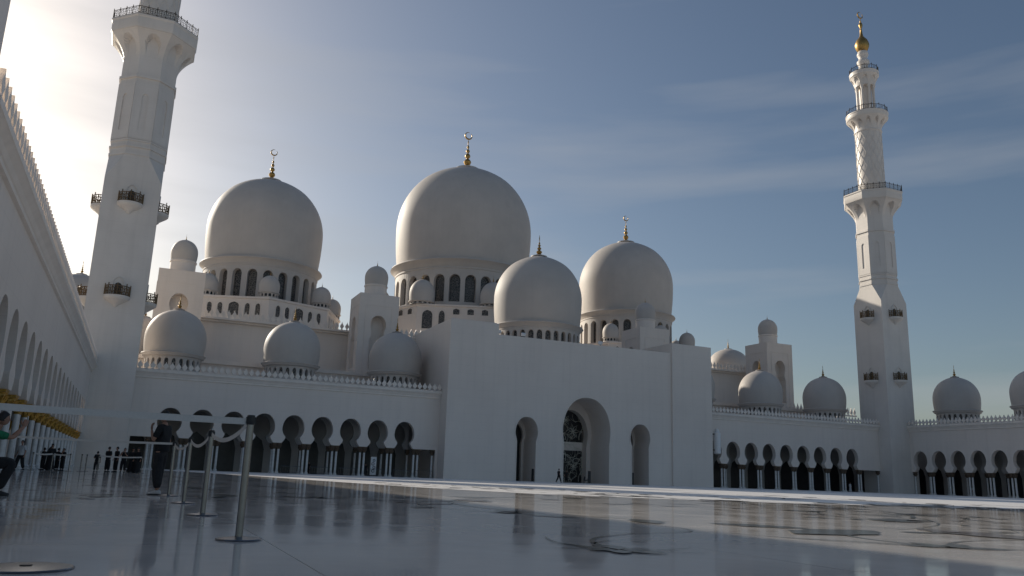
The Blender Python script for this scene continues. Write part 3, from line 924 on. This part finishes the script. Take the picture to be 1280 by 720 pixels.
# the near flower: a leaf cluster with four long stems
inl.mi = 0
FC = (4.28, 6.95)
for ang, ln, wd in ((.2,.42,.09),(1.2,.55,.12),(2.0,.5,.1),(3.0,.32,.09),(-.9,.5,.11),(-2.0,.35,.1)):
    leaf(inl, FC[0], FC[1], ang, ln, wd)
def curve(p, q, bend, w0, w1):
    n = 24; dx, dy = q[0]-p[0], q[1]-p[1]; pts = []
    for i in range(n+1):
        t = i/n; k = bend*math.sin(PI*t)*(1-.3*t)
        pts.append((p[0]+dx*t-dy*k, p[1]+dy*t+dx*k))
    ribbon(inl, pts, w0, w1)
for q, bd in (((4.30,8.55),.16), ((3.93,7.75),-.10), ((3.72,7.2),-.08), ((5.0,6.6),.10), ((5.25,7.15),-.10), ((4.9,8.1),.2)):
    curve(FC, q, bd, .055, .02)
curve(FC, (5.9,9.2), .16, .06, .05); curve((5.9,9.2), (7.3,11.3), -.35, .05, .04)
FC = (8.95, 7.1)
for ang, ln, wd in ((.5,.75,.14),(1.4,.7,.13),(2.4,.6,.12),(-.5,.7,.15)):
    leaf(inl, FC[0], FC[1], ang, ln, wd)
for q, bd in (((7.4,9.6),.10), ((7.6,8.6),-.08), ((11.8,8.2),.12), ((11.2,6.6),-.08), ((10.2,9.9),.2)):
    curve(FC, q, bd, .08, .03)
tag(inl.build('floor_inlay', [M['inlay'], M['inlay2']]), kind='structure')

# ------------------------------------------------------------------ stanchions
def belt_mesh(b, p, q, sag, w=.05):
    n = 14; vs = []
    d = Vector((q[0]-p[0], q[1]-p[1], 0)).normalized(); nn = Vector((-d.y, d.x, 0))*.0015
    for i in range(n+1):
        t = i/n; x = p[0]+(q[0]-p[0])*t; y = p[1]+(q[1]-p[1])*t; z = p[2]+(q[2]-p[2])*t - sag*4*t*(1-t)
        for s_ in (1,-1):
            for h in (0, -w): vs.append((x+nn.x*s_, y+nn.y*s_, z+h))
    fs = []
    for i in range(n):
        a = i*4; c = a+4
        fs += [(a,a+1,c+1,c), (a+3,a+2,c+2,c+3), (a+2,a,c,c+2), (a+1,a+3,c+3,c+1)]
    b.add(vs, fs)
def make_stanchion(h=1.13):
    t = empty('belt_stanchion')
    b = MB(); b.lathe([(.0,0),(.20,0),(.205,.006),(.20,.016),(.12,.024),(.05,.032),(.0,.033)], 40); b.build('base_plate', M['steel'], t, smooth=30)
    b = MB(); b.lathe([(.034,.03),(.034,h-.09)], 20); b.build('post', M['steel'], t, smooth=30)
    b = MB(); b.lathe([(.036,h-.09),(.037,h-.088),(.037,h-.005),(.031,h),(0,h)], 20); b.box(-.043,.043,-.016,.016,h-.08,h-.018); b.build('belt_head', M['black'], t, smooth=30)
    return t
hs = 1.13
st = [(.96,8.13),(.93,12.1),(.88,15.8),(.76,19.3)]
labs = ['nearest steel stanchion post with a black head and round base',
        'second steel stanchion from the viewer, its base catching light',
        'third steel stanchion from the viewer, between the second one and the standing man',
        'farthest steel stanchion of the near line, right beside the standing man']
s0 = make_stanchion(); pr_ = [s0]
for i, (x, y) in enumerate(st):
    o = s0 if i == 0 else copy_tree(s0)
    o.location = (x, y, 0); tag(o, labs[i], 'stanchion', 'steel stanchions in the near line')
    pr_.append(o)
    
SO = pr_[1:]
for i in range(3):
    b = MB(); belt_mesh(b, (0,0,hs-.025), (st[i+1][0]-st[i][0], st[i+1][1]-st[i][1], hs-.025), .13)
    b.build('belt', M['belt'], SO[i])
# belts leading left out of the picture, with the posts they run to
b = MB(); belt_mesh(b, (0,0,hs-.03), (-3.4, .1, hs+.0), .008, .06); b.build('belt', M['belt'], SO[0])
o = copy_tree(s0)
for ch in kids(o):
    if ch.name.startswith('belt') and 'head' not in ch.name: bpy.data.objects.remove(ch)
o.location = (-2.44, 8.23, 0); tag(o, 'steel stanchion at the left end of the nearest belt, outside the frame', 'stanchion', 'steel stanchions in the near line')
b = MB(); belt_mesh(b, (0,0,hs-.02), (-4.2, 1.2, hs+.03), .02, .045); b.build('belt', M['belt'], SO[3])
# loose base lying on the floor
lb = empty('round_base_plate', (-.52, 6.0, 0)); tag(lb, 'round steel base plate lying alone on the marble at the lower left', 'floor plate')
b = MB(); b.lathe([(0,0),(.262,0),(.268,.006),(.262,.014),(.15,.019),(.0,.02)], 56); b.build('disc', M['steel'], lb, smooth=30)
b = MB(); b.lathe([(0,.019),(.035,.019),(.035,.026),(.0,.028)], 16); b.build('centre_boss', M['black'], lb, smooth=30)

# far line of stanchions left of the big group and round the group
far = [(-4.9,72.0,0), (-4.0,70.5,0), (-3.1,69.0,1), (-2.55,67.5,0), (-1.9,66.0,1), (.55,66.2,0), (-4.4,60,0)]
def far_post(x, y, lab, to=None, dz=0):
    o = copy_tree(s0)
    for ch in kids(o):
        if ch.name.startswith('belt') and 'head' not in ch.name: bpy.data.objects.remove(ch)
    o.location = (x, y, 0); tag(o, lab, 'stanchion', 'far stanchions round the groups of visitors')
    if to:
        b = MB(); belt_mesh(b, (0,0,hs-.02), (to[0]-x, to[1]-y, hs-.02), .05, .09); b.build('belt', M['belt'], o)
    return o

# ------------------------------------------------------------------ people
def skin_mesh(verts, edges, radii, root=0, lvl=2):
    me = bpy.data.meshes.new('tmp'); me.from_pydata(verts, edges, [])
    ob = bpy.data.objects.new('tmp', me); col.objects.link(ob)
    md = ob.modifiers.new('Skin', 'SKIN'); md.use_smooth_shade = True
    sv = me.skin_vertices[0].data
    for i, r in enumerate(radii):
        sv[i].radius = r if isinstance(r, tuple) else (r, r)
        sv[i].use_root = (i == root)
    sd = ob.modifiers.new('Sub', 'SUBSURF'); sd.levels = lvl; sd.render_levels = lvl
    dg = bpy.context.evaluated_depsgraph_get()
    out = bpy.data.meshes.new_from_object(ob.evaluated_get(dg))
    bpy.data.objects.remove(ob)
    return out
def mesh_add(b, me, fn=None):
    vs = [tuple(v.co) for v in me.vertices]; fs = [tuple(p.vertices) for p in me.polygons]
    keep = b.fn; b.fn = fn; b.add(vs, fs); b.fn = keep
def lerp(a, b, t): return tuple(a[i]+(b[i]-a[i])*t for i in range(3))
def ell(b, c, r, n=14, m=10, squash=None):
    vs = []; 
    for j in range(m+1):
        ph_ = -PI/2 + PI*j/m
        for i in range(n):
            a = 2*PI*i/n
            vs.append((c[0]+r[0]*math.cos(ph_)*math.cos(a), c[1]+r[1]*math.cos(ph_)*math.sin(a), c[2]+r[2]*math.sin(ph_)))
    b.add(vs, [(j*n+i, j*n+(i+1)%n, (j+1)*n+(i+1)%n, (j+1)*n+i) for j in range(m) for i in range(n)])
def hand(b, wrist, direction, palmn, curl=.5, s=1.0, side=1):
    """palm and five tapering bent fingers; direction = along the hand, palmn = out of the palm"""
    d = Vector(direction).normalized(); p = Vector(palmn); p = (p - d*p.dot(d)).normalized(); k = d.cross(p)*side
    W = Vector(wrist)
    # palm: flattened tube
    vs = []
    for t, wd, th in ((0,.026,.019),(.03,.036,.017),(.07,.042,.015),(.095,.040,.012)):
        for i in range(10):
            a = 2*PI*i/10
            vs.append(tuple(W + d*t*s + k*wd*math.cos(a)*s + p*th*math.sin(a)*s))
    b.add(vs, [(j*10+i, j*10+(i+1)%10, (j+1)*10+(i+1)%10, (j+1)*10+i) for j in range(3) for i in range(10)] + [tuple(30+i for i in range(10))])
    for off, ln in ((.031,.072),(.011,.082),(-.010,.077),(-.030,.060)):
        q = W + d*.09*s + k*off*s; a = 0; pts = [q]; 
        for seg in (.42,.32,.26):
            a += curl*.75
            q = q + (d*math.cos(a) + p*math.sin(a))*ln*seg*s; pts.append(q)
        b.tube(pts, [.0092*s,.0088*s,.008*s,.006*s], 7)
    q = W + d*.025*s + k*.03*s; pts = [q]
    for seg, aa in ((.035,.9),(.03,.55),(.024,.3)):
        q = q + (d*math.cos(aa) + k*math.sin(aa) + p*.35).normalized()*seg*s; pts.append(q)
    b.tube(pts, [.012*s,.011*s,.0095*s,.007*s], 7)

def person(name_lab, loc, rz, J, mats, scale=1.0, group=None, hands=True, long_dress=False, hairstyle='short', shoes=True, grp_cat='person'):
    """J: joint dictionary in metres, figure facing +Y; mats = (top, bottom, shoe)"""
    root = empty('person', loc, rz); root.scale = (scale,)*3
    tag(root, name_lab, 'person', group)
    # body skeleton
    names = ['pelvis','waist','chest','neck0','neck1']
    V = [J['pelvis'], J['waist'], J['chest'], J['neck'], J['chin']]
    Rr = [(.135,.115),(.118,.10),(.148,.112),(.058,.058),(.052,.055)]
    E_ = [(0,1),(1,2),(2,3),(3,4)]
    def chain(start, pts, rad):
        i = start
        for p, r in zip(pts, rad):
            V.append(p); Rr.append((r, r)); E_.append((i, len(V)-1)); i = len(V)-1
        return i
    for sd in ('L','R'):
        sh, el, wr = J['sh'+sd], J['el'+sd], J['wr'+sd]
        chain(2, [sh, lerp(sh, el, .5), el, lerp(el, wr, .4), wr], [.060,.048,.040,.038,.026])
        hp, kn, an = J['hip'+sd], J['kn'+sd], J['an'+sd]
        chain(0, [hp, lerp(hp, kn, .45), kn, lerp(kn, an, .35), an], [.092,.082,.060,.056,.038])
    me = skin_mesh(V, E_, Rr)
    body = MB()
    mesh_add(body, me)
    hd = Vector(J['head']); look = J.get('look', 0.0)
    # head: shaped ellipsoid with a face
    ca, sa = math.cos(look), math.sin(look)
    def hf(x, y, z): return (hd.x + x*ca - y*sa, hd.y + x*sa + y*ca, hd.z + z)
    body.fn = hf
    vs = []; n, m = 20, 16
    for j in range(m+1):
        ph_ = -PI/2 + PI*j/m
        for i in range(n):
            a = 2*PI*i/n
            x = .074*math.cos(ph_)*math.cos(a); y = .094*math.cos(ph_)*math.sin(a); z = .116*math.sin(ph_)
            if z < 0: x *= 1 + z*1.9; y = y*(1 + z*1.2) + (-z)*.12
            if y > .07 and -.02 < z < .03: y -= .006
            vs.append((x, y, z))
    body.add(vs, [(j*n+i, j*n+(i+1)%n, (j+1)*n+(i+1)%n, (j+1)*n+i) for j in range(m) for i in range(n)])
    ell(body, (0,.092,-.018), (.012,.016,.020), 8, 6)        # nose
    ell(body, (0,.079,-.058), (.022,.009,.006), 10, 5)       # lips
    for s_ in (-1,1):
        ell(body, (s_*.075,-.005,-.005), (.010,.020,.030), 8, 6)   # ears
        ell(body, (s_*.030,.083,.008), (.013,.008,.007), 8, 5)
    body.fn = None
    if hands:
        for sd, side in (('L',1),('R',-1)):
            w_, e_ = Vector(J['wr'+sd]), Vector(J['el'+sd])
            d_ = J.get('hd'+sd, tuple((w_-e_)))
            hand(body, w_, d_, J.get('pn'+sd, (0,1,.01)), J.get('curl'+sd, .5), 1.0, side)
    body.build('body', M['skin'], root, smooth=60)
    # eyes
    ey = MB(); ey.fn = hf
    for s_ in (-1,1): ell(ey, (s_*.030,.0885,.008), (.007,.004,.005), 8, 5)
    ey.build('eyes', M['black'], root, smooth=60)
    # hair
    hb = MB(); hb.fn = hf
    vs = []; n, m = 22, 12
    for j in range(m+1):
        ph_ = -.35 + (PI/2+.35)*j/m
        for i in range(n):
            a = 2*PI*i/n
            fr = max(0, math.sin(a))
            p2 = ph_
            lo = .48*fr if hairstyle != 'hood' else .1*fr
            p2 = max(ph_, lo*1.3 - .0) if fr > .2 else ph_
            rr_ = 1.10 + .03*math.sin(5*a+3*ph_)
            vs.append((.078*rr_*math.cos(p2)*math.cos(a), .098*rr_*math.cos(p2)*math.sin(a)-.006, .120*rr_*math.sin(p2)))
    hb.add(vs, [(j*n+i, j*n+(i+1)%n, (j+1)*n+(i+1)%n, (j+1)*n+i) for j in range(m) for i in range(n)])
    if hairstyle in ('long','hood'):
        ell(hb, (0,-.055,-.10), (.085 if hairstyle=='hood' else .075,.055,.16), 14, 10)
    hb.build('hair', M['hair'], root, smooth=60)
    # shirt: torso and sleeves, a little larger than the body
    V2 = [lerp(J['pelvis'], J['waist'], -.45), J['pelvis'], J['waist'], J['chest'], lerp(J['chest'], J['neck'], .86)]
    R2 = [(.20,.17),(.195,.165),(.172,.14),(.188,.145),(.088,.082)]
    E2 = [(0,1),(1,2),(2,3),(3,4)]
    for sd in ('L','R'):
        sh, el, wr = J['sh'+sd], J['el'+sd], J['wr'+sd]
        i = 3
        for p, r in ((sh,.086),(lerp(sh, el, .5),.074),(lerp(sh, el, .82),.066)) if not long_dress else ((sh,.08),(lerp(sh, el, .5),.075),(el,.07),(lerp(el,wr,.9),.06)):
            V2.append(p); R2.append((r,r)); E2.append((i, len(V2)-1)); i = len(V2)-1
    sm = MB(); mesh_add(sm, skin_mesh(V2, E2, R2)); sm.build('shirt' if not long_dress else 'robe_top', mats[0], root, smooth=60)
    # trousers or robe skirt
    tr = MB()
    if long_dress:
        px, py, pz = J['pelvis']
        vs = []; n = 24; rows = [(pz+.12,.15,.12),(pz-.05,.185,.15),(pz-.35,.21,.19),(pz-.65,.25,.235),(.06,.29,.27)]
        for z_, rx, ry in rows:
            for i in range(n):
                a = 2*PI*i/n; f_ = 1+.05*math.sin(7*a)*(pz+.12-z_)
                vs.append((px+rx*f_*math.cos(a), py+ry*f_*math.sin(a), z_))
        tr.add(vs, [(j*n+(i+1)%n, j*n+i, (j+1)*n+i, (j+1)*n+(i+1)%n) for j in range(len(rows)-1) for i in range(n)])
        tr.build('robe_skirt', mats[1], root, smooth=60)
    else:
        V3 = [lerp(J['pelvis'], J['waist'], .8), J['pelvis']]; R3 = [(.150,.125),(.158,.135)]; E3 = [(0,1)]
        for sd in ('L','R'):
            hp, kn, an = J['hip'+sd], J['kn'+sd], J['an'+sd]; i = 1
            for p, r in ((hp,.118),(lerp(hp,kn,.5),.116),(kn,.104),(lerp(kn,an,.5),.098),(lerp(kn,an,.93),.09)):
                V3.append(p); R3.append((r,r)); E3.append((i, len(V3)-1)); i = len(V3)-1
        mesh_add(tr, skin_mesh(V3, E3, R3, root=1)); tr.build('trousers', mats[1], root, smooth=60)
    # shoes
    for sd in ('L','R'):
        an = J['an'+sd]; fa = J.get('foot'+sd, 0.0); lift = J.get('lift'+sd, 0.0)
        sh_ = MB()
        ca2, sa2 = math.cos(fa), math.sin(fa)
        sh_.fn = lambda x,y,z: (an[0]+x*ca2-y*sa2, an[1]+x*sa2+y*ca2, lift+z)
        rows = [(-.07,.030,.085),(-.045,.040,.10),(0,.042,.105),(.06,.044,.085),(.12,.048,.062),(.17,.042,.05),(.195,.022,.035)]
        vs = []
        for y_, w_, h_ in rows:
            for i in range(10):
                a = 2*PI*i/10
                z_ = h_/2 + h_/2*math.sin(a)
                vs.append((w_*math.cos(a)*(1.0 if z_ > .02 else .95), y_, max(.012, z_)))
        sh_.add(vs, [(j*10+i, j*10+(i+1)%10, (j+1)*10+(i+1)%10, (j+1)*10+i) for j in range(len(rows)-1) for i in range(10)] + [tuple(range(10)), tuple(60+i for i in range(10))])
        so = sh_.build('shoe', mats[2], root, smooth=50)
        sl = MB(); sl.fn = sh_.fn
        sl.add([(x_,y_,z_) for z_ in (0,.018) for x_,y_ in ((-.03,-.075),(.03,-.075),(.045,0),(.05,.12),(.03,.19),(-.03,.19),(-.05,.12),(-.045,0))],
               [tuple(reversed(range(8))), tuple(range(8,16))] + [(i,(i+1)%8,(i+1)%8+8,i+8) for i in range(8)])
        sl.build('sole', M['sole'], so)
    return root

def stand(h=1.75, arms='down', stride=0.0, look=0.0, lean=0.0):
    k = h/1.78
    J = dict(pelvis=(0,0,.95*k), waist=(0,.0,1.10*k), chest=(0,lean*.5,1.33*k), neck=(0,lean*.8,1.47*k), chin=(0,lean+.01,1.56*k), head=(0,lean+.025,1.655*k), look=look,
             shL=(.175,lean*.6,1.415*k), shR=(-.175,lean*.6,1.415*k), elL=(.235,-.03,1.13*k), elR=(-.235,-.03,1.13*k), wrL=(.25,.06,.90*k), wrR=(-.25,.06,.90*k),
             hipL=(.09,0,.90*k), hipR=(-.09,0,.90*k), knL=(.11,stride*.5+.02,.50*k), knR=(-.11,-stride*.35+.02,.50*k), anL=(.12,stride,.085*k), anR=(-.12,-stride*1.1,.085*k+abs(stride)*.15))
    J['liftR'] = abs(stride)*.12
    if arms == 'phone':      # both hands raised in front of the face
        J.update(elL=(.22,.20,1.18*k), elR=(-.22,.20,1.18*k), wrL=(.07,.36,1.44*k), wrR=(-.07,.36,1.44*k), hdL=(-.3,.1,1), hdR=(.3,.1,1), pnL=(-1,.2,0), pnR=(1,.2,0))
    if arms == 'one_up':
        J.update(elR=(-.23,.10,1.13*k), wrR=(-.10,.23,1.36*k), hdR=(.1,.1,1), pnR=(0,-1,0))
    if arms == 'front':
        J.update(elL=(.23,.02,1.13*k), elR=(-.23,.02,1.13*k), wrL=(.06,.22,1.08*k), wrR=(-.06,.22,1.10*k), hdL=(-1,.2,0), hdR=(1,.2,0))
    return J

MB1 = (M['cloth_black'], M['trousers'], M['shoe'])
# man standing by the stanchions, in profile to the left, one hand raised
man = person('man in black t-shirt, dark trousers and white sneakers standing beside a stanchion, facing left', (.53, 19.75, 0), R(62), stand(1.80, 'one_up', .07, .15), MB1)
ph_ = empty('mobile_phone', (0,0,0))
# man in green, crouching at the left edge and filming
Jc = dict(pelvis=(0,-.14,.58), waist=(0,-.12,.76), chest=(0,-.02,1.01), neck=(0,.05,1.17), chin=(0,.10,1.27), head=(0,.13,1.36), look=0.0,
          shL=(.17,.0,1.10), shR=(-.17,.0,1.10), elL=(.20,.30,1.02), elR=(-.20,.30,1.02), wrL=(.07,.46,1.24), wrR=(-.07,.46,1.24),
          hipL=(.10,-.12,.55), hipR=(-.10,-.12,.55), knL=(.17,.36,.58), knR=(-.17,.38,.60), anL=(.16,.17,.085), anR=(-.16,.22,.085),
          hdL=(-.2,.25,1), hdR=(.2,.25,1), pnL=(-1,.0,0), pnR=(1,.0,0), curlL=.6, curlR=.6)
crouch = person('crouching man in a green t-shirt at the left edge, holding up a phone', (-2.36, 17.5, 0), R(-78), Jc, (M['green'], M['cloth_black'], M['sole']))
bpy.data.objects.remove(ph_)
def phone(loc, rz, lab):
    p = empty('mobile_phone', loc, rz); tag(p, lab, 'phone')
    b = MB(); b.box(-.038,.038,-.005,.005,-.078,.078); b.build('case', M['lamp'], p)
    b = MB(); b.box(-.034,.034,-.007,-.0052,-.072,.072); b.build('screen', M['black'], p)
    return p
def world_of(rootloc, rz, p):
    return (rootloc[0]+p[0]*math.cos(rz)-p[1]*math.sin(rz), rootloc[1]+p[0]*math.sin(rz)+p[1]*math.cos(rz), rootloc[2]+p[2])
phone(world_of((-2.36,17.5,0), R(-78), (0,.50,1.35)), R(-78), 'white-cased phone held up by the crouching man in green')

JS = [stand(1.75,'front'), stand(1.7,'phone'), stand(1.78,'down'), stand(1.68,'one_up'), stand(1.72,'down',.22)]
BK = (M['cloth_black'], M['cloth_black'], M['sole'])
# group behind the belt, near the arcade
gx = [(-2.25,66.9,20,0,'man in dark clothes leaning at the left end of the standing group','leftmost'),]
grp = [(-2.30,64.5,  10, 3, 'leftmost small figure of the standing group behind the far belt', BK, False),
       (-1.62,64.3, -40, 0, 'tall man in dark clothes, second from the left in the standing group', BK, False),
       (-1.10,64.8, 120, 2, 'man in dark jacket in the middle of the standing group', BK, False),
       (-.62,64.2, 170, 1, 'person in dark clothes right of the middle of the standing group', BK, False),
       (-.10,64.6, 200, 0, 'woman in a long black robe in the standing group', BK, True),
       (.25,64.3, 150, 2, 'rightmost person of the standing group, in a dark robe by the end post', BK, True)]
for i, (x, y, a, j, lab, mt, dress) in enumerate(grp):
    person(lab, (x, y, 0), R(a), JS[j], mt, scale=.98 if i else .82, group='visitors standing behind the far belt', long_dress=dress, hairstyle='hood' if dress else 'short')
cl = [(-5.55,64.5, 60, 3, 'leftmost black-clad visitor of the huddle in front of the far left arcade', False),
      (-5.05,63.6, 200, 0, 'foremost visitor of the huddle, in a long black robe', True),
      (-4.75,64.9, -50, 1, 'black-clad visitor raising both hands in the middle of the huddle', False),
      (-4.35,64.0, 130, 3, 'rightmost black-clad visitor of the huddle, one hand raised', False),
      (-5.3,65.6, 180, 2, 'black-robed visitor at the back of the huddle', True)]
for i, (x, y, a, j, lab, dress) in enumerate(cl):
    person(lab, (x, y, 0), R(a), JS[j], BK, scale=1.0 if i in (1,) else .88, group='huddle of black-clad visitors', long_dress=dress, hairstyle='hood' if dress else 'short')
person('person in a white shirt and dark trousers walking in front of the far left arcade', (-6.9+.15+.7, 56.5, 0), R(150), stand(1.75,'down',.2), (M['white_cloth'], M['cloth_black'], M['sole']))
person('lone dark-clad figure walking past the left of the big entrance arch', (58.9, 113.0, 0), R(-80), stand(1.78,'down',.30), BK, scale=1.15)
person('dark-clad figure standing inside the big entrance arch', (62.6, 117.5, 0), R(170), stand(1.75,'down'), BK, scale=1.1)
person('dark-clad visitor standing behind the rails in the arcade nearest the entrance block', (31.0, 120.5, 0), R(170), stand(1.75,'down'), BK)
person('dark-clad visitor inside the fifth arch of the arcade left of the entrance', (23.0, 121.5, 0), R(120), stand(1.7,'down'), BK)
person('dark-clad visitor under the right wing arcade beside the far minaret', (137.6, 108.0, 0), R(90), stand(1.75,'down'), BK)
person('pale-clad visitor under the right wing arcade near the frame edge', (137.9, 104.2, 0), R(90), stand(1.75,'down'), (M['white_cloth'], M['white_cloth'], M['shoe']))
person('white-robed visitor by the last column next to the far minaret', (124.6, 119.4, 0), R(180), stand(1.75,'down'), (M['white_cloth'], M['white_cloth'], M['shoe']), long_dress=True)

far_post(-4.85, 62.3, 'thin far stanchion at the left end of the belt in front of the huddle', to=(-3.9+.1, 62.0))
far_post(-3.80, 62.0, 'thin far stanchion right of the huddle of black-clad visitors')
far_post(-3.15, 62.4, 'left one of two thin far stanchions close together between the two groups')
far_post(-2.9, 63.4, 'right one of two thin far stanchions close together between the two groups')
far_post(-2.15, 62.9, 'far stanchion at the left end of the belt before the standing group', to=(.55, 62.6))
far_post(.55, 62.6, 'far stanchion at the right end of the belt before the standing group', to=(.40, 65.8))
far_post(-5.9, 61.5, 'far stanchion near the left arcade with a belt running to the huddle', to=(-4.85, 62.3))

# low crowd rails in front of the near arcade
rail0 = None
for i, (x0, lab) in enumerate(((18.6,'first'), (22.6,'second'), (26.6,'third'), (30.5,'fourth'), (34.6,'fifth'), (38.0,'sixth'))):
    lb_ = lab + ' low steel crowd rail from the left under the arcade left of the entrance'
    if rail0 is None:
        rail0 = empty('crowd_rail', (x0, YF+.1, 0))
        b = MB()
        b.tube([(0,0,0),(0,0,1.0),(2.6,0,1.0),(2.6,0,0)], .03, 6); b.tube([(0,0,.15),(2.6,0,.15)], .025, 6)
        b.build('frame', M['steel'], rail0)
        b = MB()
        for k in range(1, 8): b.tube([(2.6*k/8,0,.15),(2.6*k/8,0,1.0)], .014, 5)
        b.build('bars', M['steel'], rail0)
        o = rail0
    else: o = copy_tree(rail0)
    o.location = (x0, YF+.1, 0); tag(o, lb_, 'railing', 'crowd rails under the near arcade')

# poster stand in the arcade: pale panel with dark figures
ps = empty('poster_stand', (31.9, YF+1.2, 0)); tag(ps, 'tall white poster panel with dark figures standing in the arcade left of the entrance', 'poster')
b = MB(); b.box(-.42,.42,-.03,.03,.15,2.75); b.build('panel', M['poster'], ps)
b = MB(); b.box(-.5,.5,-.22,.22,0,.15); b.build('foot', M['black'], ps)
b = MB()
for cx_, cz_, r_ in ((.05,2.25,.15),(-.08,1.75,.19),(.1,1.25,.17),(-.03,.75,.2)):
    b.tube([(cx_+r_*math.cos(2*PI*k/12), -.035, cz_+r_*math.sin(2*PI*k/12)) for k in range(12)], .045, 4, closed=True)
b.build('printed_figures', M['black'], ps)

# dark information posts at the entrance arches
q0 = None
for x, lab in ((56.0,'dark information post at the right jamb of the left narrow entrance arch'),
               (65.9,'dark information post inside the big entrance arch near its right jamb'),
               (73.9,'dark information post inside the right narrow entrance arch')):
    if q0 is None:
        q0 = empty('information_post'); o = q0
        b = MB(); b.box(-.22,.22,-.08,.08,.08,1.9); b.build('panel', M['black'], q0)
        b = MB(); b.box(-.32,.32,-.2,.2,0,.08); b.build('foot', M['bronze'], q0)
    else: o = copy_tree(q0)
    o.location = (x, YP+.6, 0); tag(o, lab, 'sign', 'information posts at the entrance')
o = empty('stroller', (65.0, YP+.2, 0)); tag(o, 'small dark pushchair standing in front of the big entrance arch', 'pushchair')
b = MB(); b.box(-.25,.3,-.2,.2,.35,.55); b.tube([(.3,0,.5),(.55,0,1.05)], .03, 5); b.tube([(-.25,0,.5),(-.1,0,1.0)], .12, 6); b.build('seat', M['black'], o)
for sx in (-.28,.3):
    b = MB(); b.fn = lambda x,y,z: (sx+x, y, .13+z)
    b.tube([(.12*math.cos(2*PI*k/12), 0, .12*math.sin(2*PI*k/12)) for k in range(12)], .025, 5, closed=True); b.tube([(0,0,0),(0,0,.3)], .015, 4)
    b.build('wheel', M['black'], o)

# ------------------------------------------------------------------ camera
Pp, Rl, Yw = R(12.95), R(2.0), R(-23.9)
fwd = Vector((0, math.cos(Pp), math.sin(Pp))); up0 = Vector((0, -math.sin(Pp), math.cos(Pp))); rt0 = Vector((1,0,0))
rt = rt0*math.cos(Rl) + up0*math.sin(Rl); up = -rt0*math.sin(Rl) + up0*math.cos(Rl)
RZ = Matrix.Rotation(Yw, 3, 'Z')
rt, up, fwd = RZ@rt, RZ@up, RZ@fwd
cam = bpy.data.cameras.new('camera'); co = bpy.data.objects.new('camera', cam); col.objects.link(co)
mw = Matrix.Identity(4)
for i in range(3):
    mw[i][0] = rt[i]; mw[i][1] = up[i]; mw[i][2] = -fwd[i]
mw[0][3], mw[1][3], mw[2][3] = 0, 0, .65
co.matrix_world = mw
cam.sensor_width = 36; cam.lens = 1023.8/1280*36; cam.clip_end = 6000; cam.clip_start = .05
scene.camera = co

# ------------------------------------------------------------------ light
sd = bpy.data.lights.new('sun', 'SUN'); sd.energy = 4.7; sd.angle = R(.55); sd.color = (1, .91, .77)
so = bpy.data.objects.new('sun', sd); col.objects.link(so)
ds = Vector((math.sin(R(SUN_AZ))*math.cos(R(SUN_EL)), math.cos(R(SUN_AZ))*math.cos(R(SUN_EL)), math.sin(R(SUN_EL))))
so.rotation_euler = ds.to_track_quat('Z', 'Y').to_euler()
wd = bpy.data.worlds.new('World'); scene.world = wd; wd.use_nodes = True
nt = wd.node_tree; bg = nt.nodes['Background']
sky = nt.nodes.new('ShaderNodeTexSky'); sky.sky_type = 'NISHITA'; sky.sun_disc = False
sky.sun_elevation = R(SUN_EL); sky.sun_rotation = R(SUN_AZ)
sky.air_density = 1.0; sky.dust_density = 1.6; sky.ozone_density = 1.7
# thin cirrus streaks
tc = nt.nodes.new('ShaderNodeTexCoord')
mp = nt.nodes.new('ShaderNodeMapping'); mp.inputs['Rotation'].default_value = (0, R(8), R(35)); mp.inputs['Scale'].default_value = (1.2, 1.2, 9)
nt.links.new(tc.outputs['Generated'], mp.inputs['Vector'])
nz = nt.nodes.new('ShaderNodeTexNoise'); nz.inputs['Scale'].default_value = 1.3; nz.inputs['Detail'].default_value = 5
nt.links.new(mp.outputs['Vector'], nz.inputs['Vector'])
cr = nt.nodes.new('ShaderNodeValToRGB'); cr.color_ramp.elements[0].position = .52; cr.color_ramp.elements[1].position = .85
cr.color_ramp.elements[0].color = (0,0,0,1); cr.color_ramp.elements[1].color = (.5,.5,.5,1)
nt.links.new(nz.outputs['Fac'], cr.inputs['Fac'])
mx = nt.nodes.new('ShaderNodeMix'); mx.data_type = 'RGBA'; mx.inputs[7].default_value = (5.5, 5.6, 5.8, 1)
nt.links.new(cr.outputs['Color'], mx.inputs[0]); nt.links.new(sky.outputs[0], mx.inputs[6])
nt.links.new(mx.outputs[2], bg.inputs['Color'])
bg.inputs['Strength'].default_value = .085

scene.view_settings.view_transform = 'Standard'; scene.view_settings.look = 'None'
scene.view_settings.exposure = -.12; scene.view_settings.gamma = 1
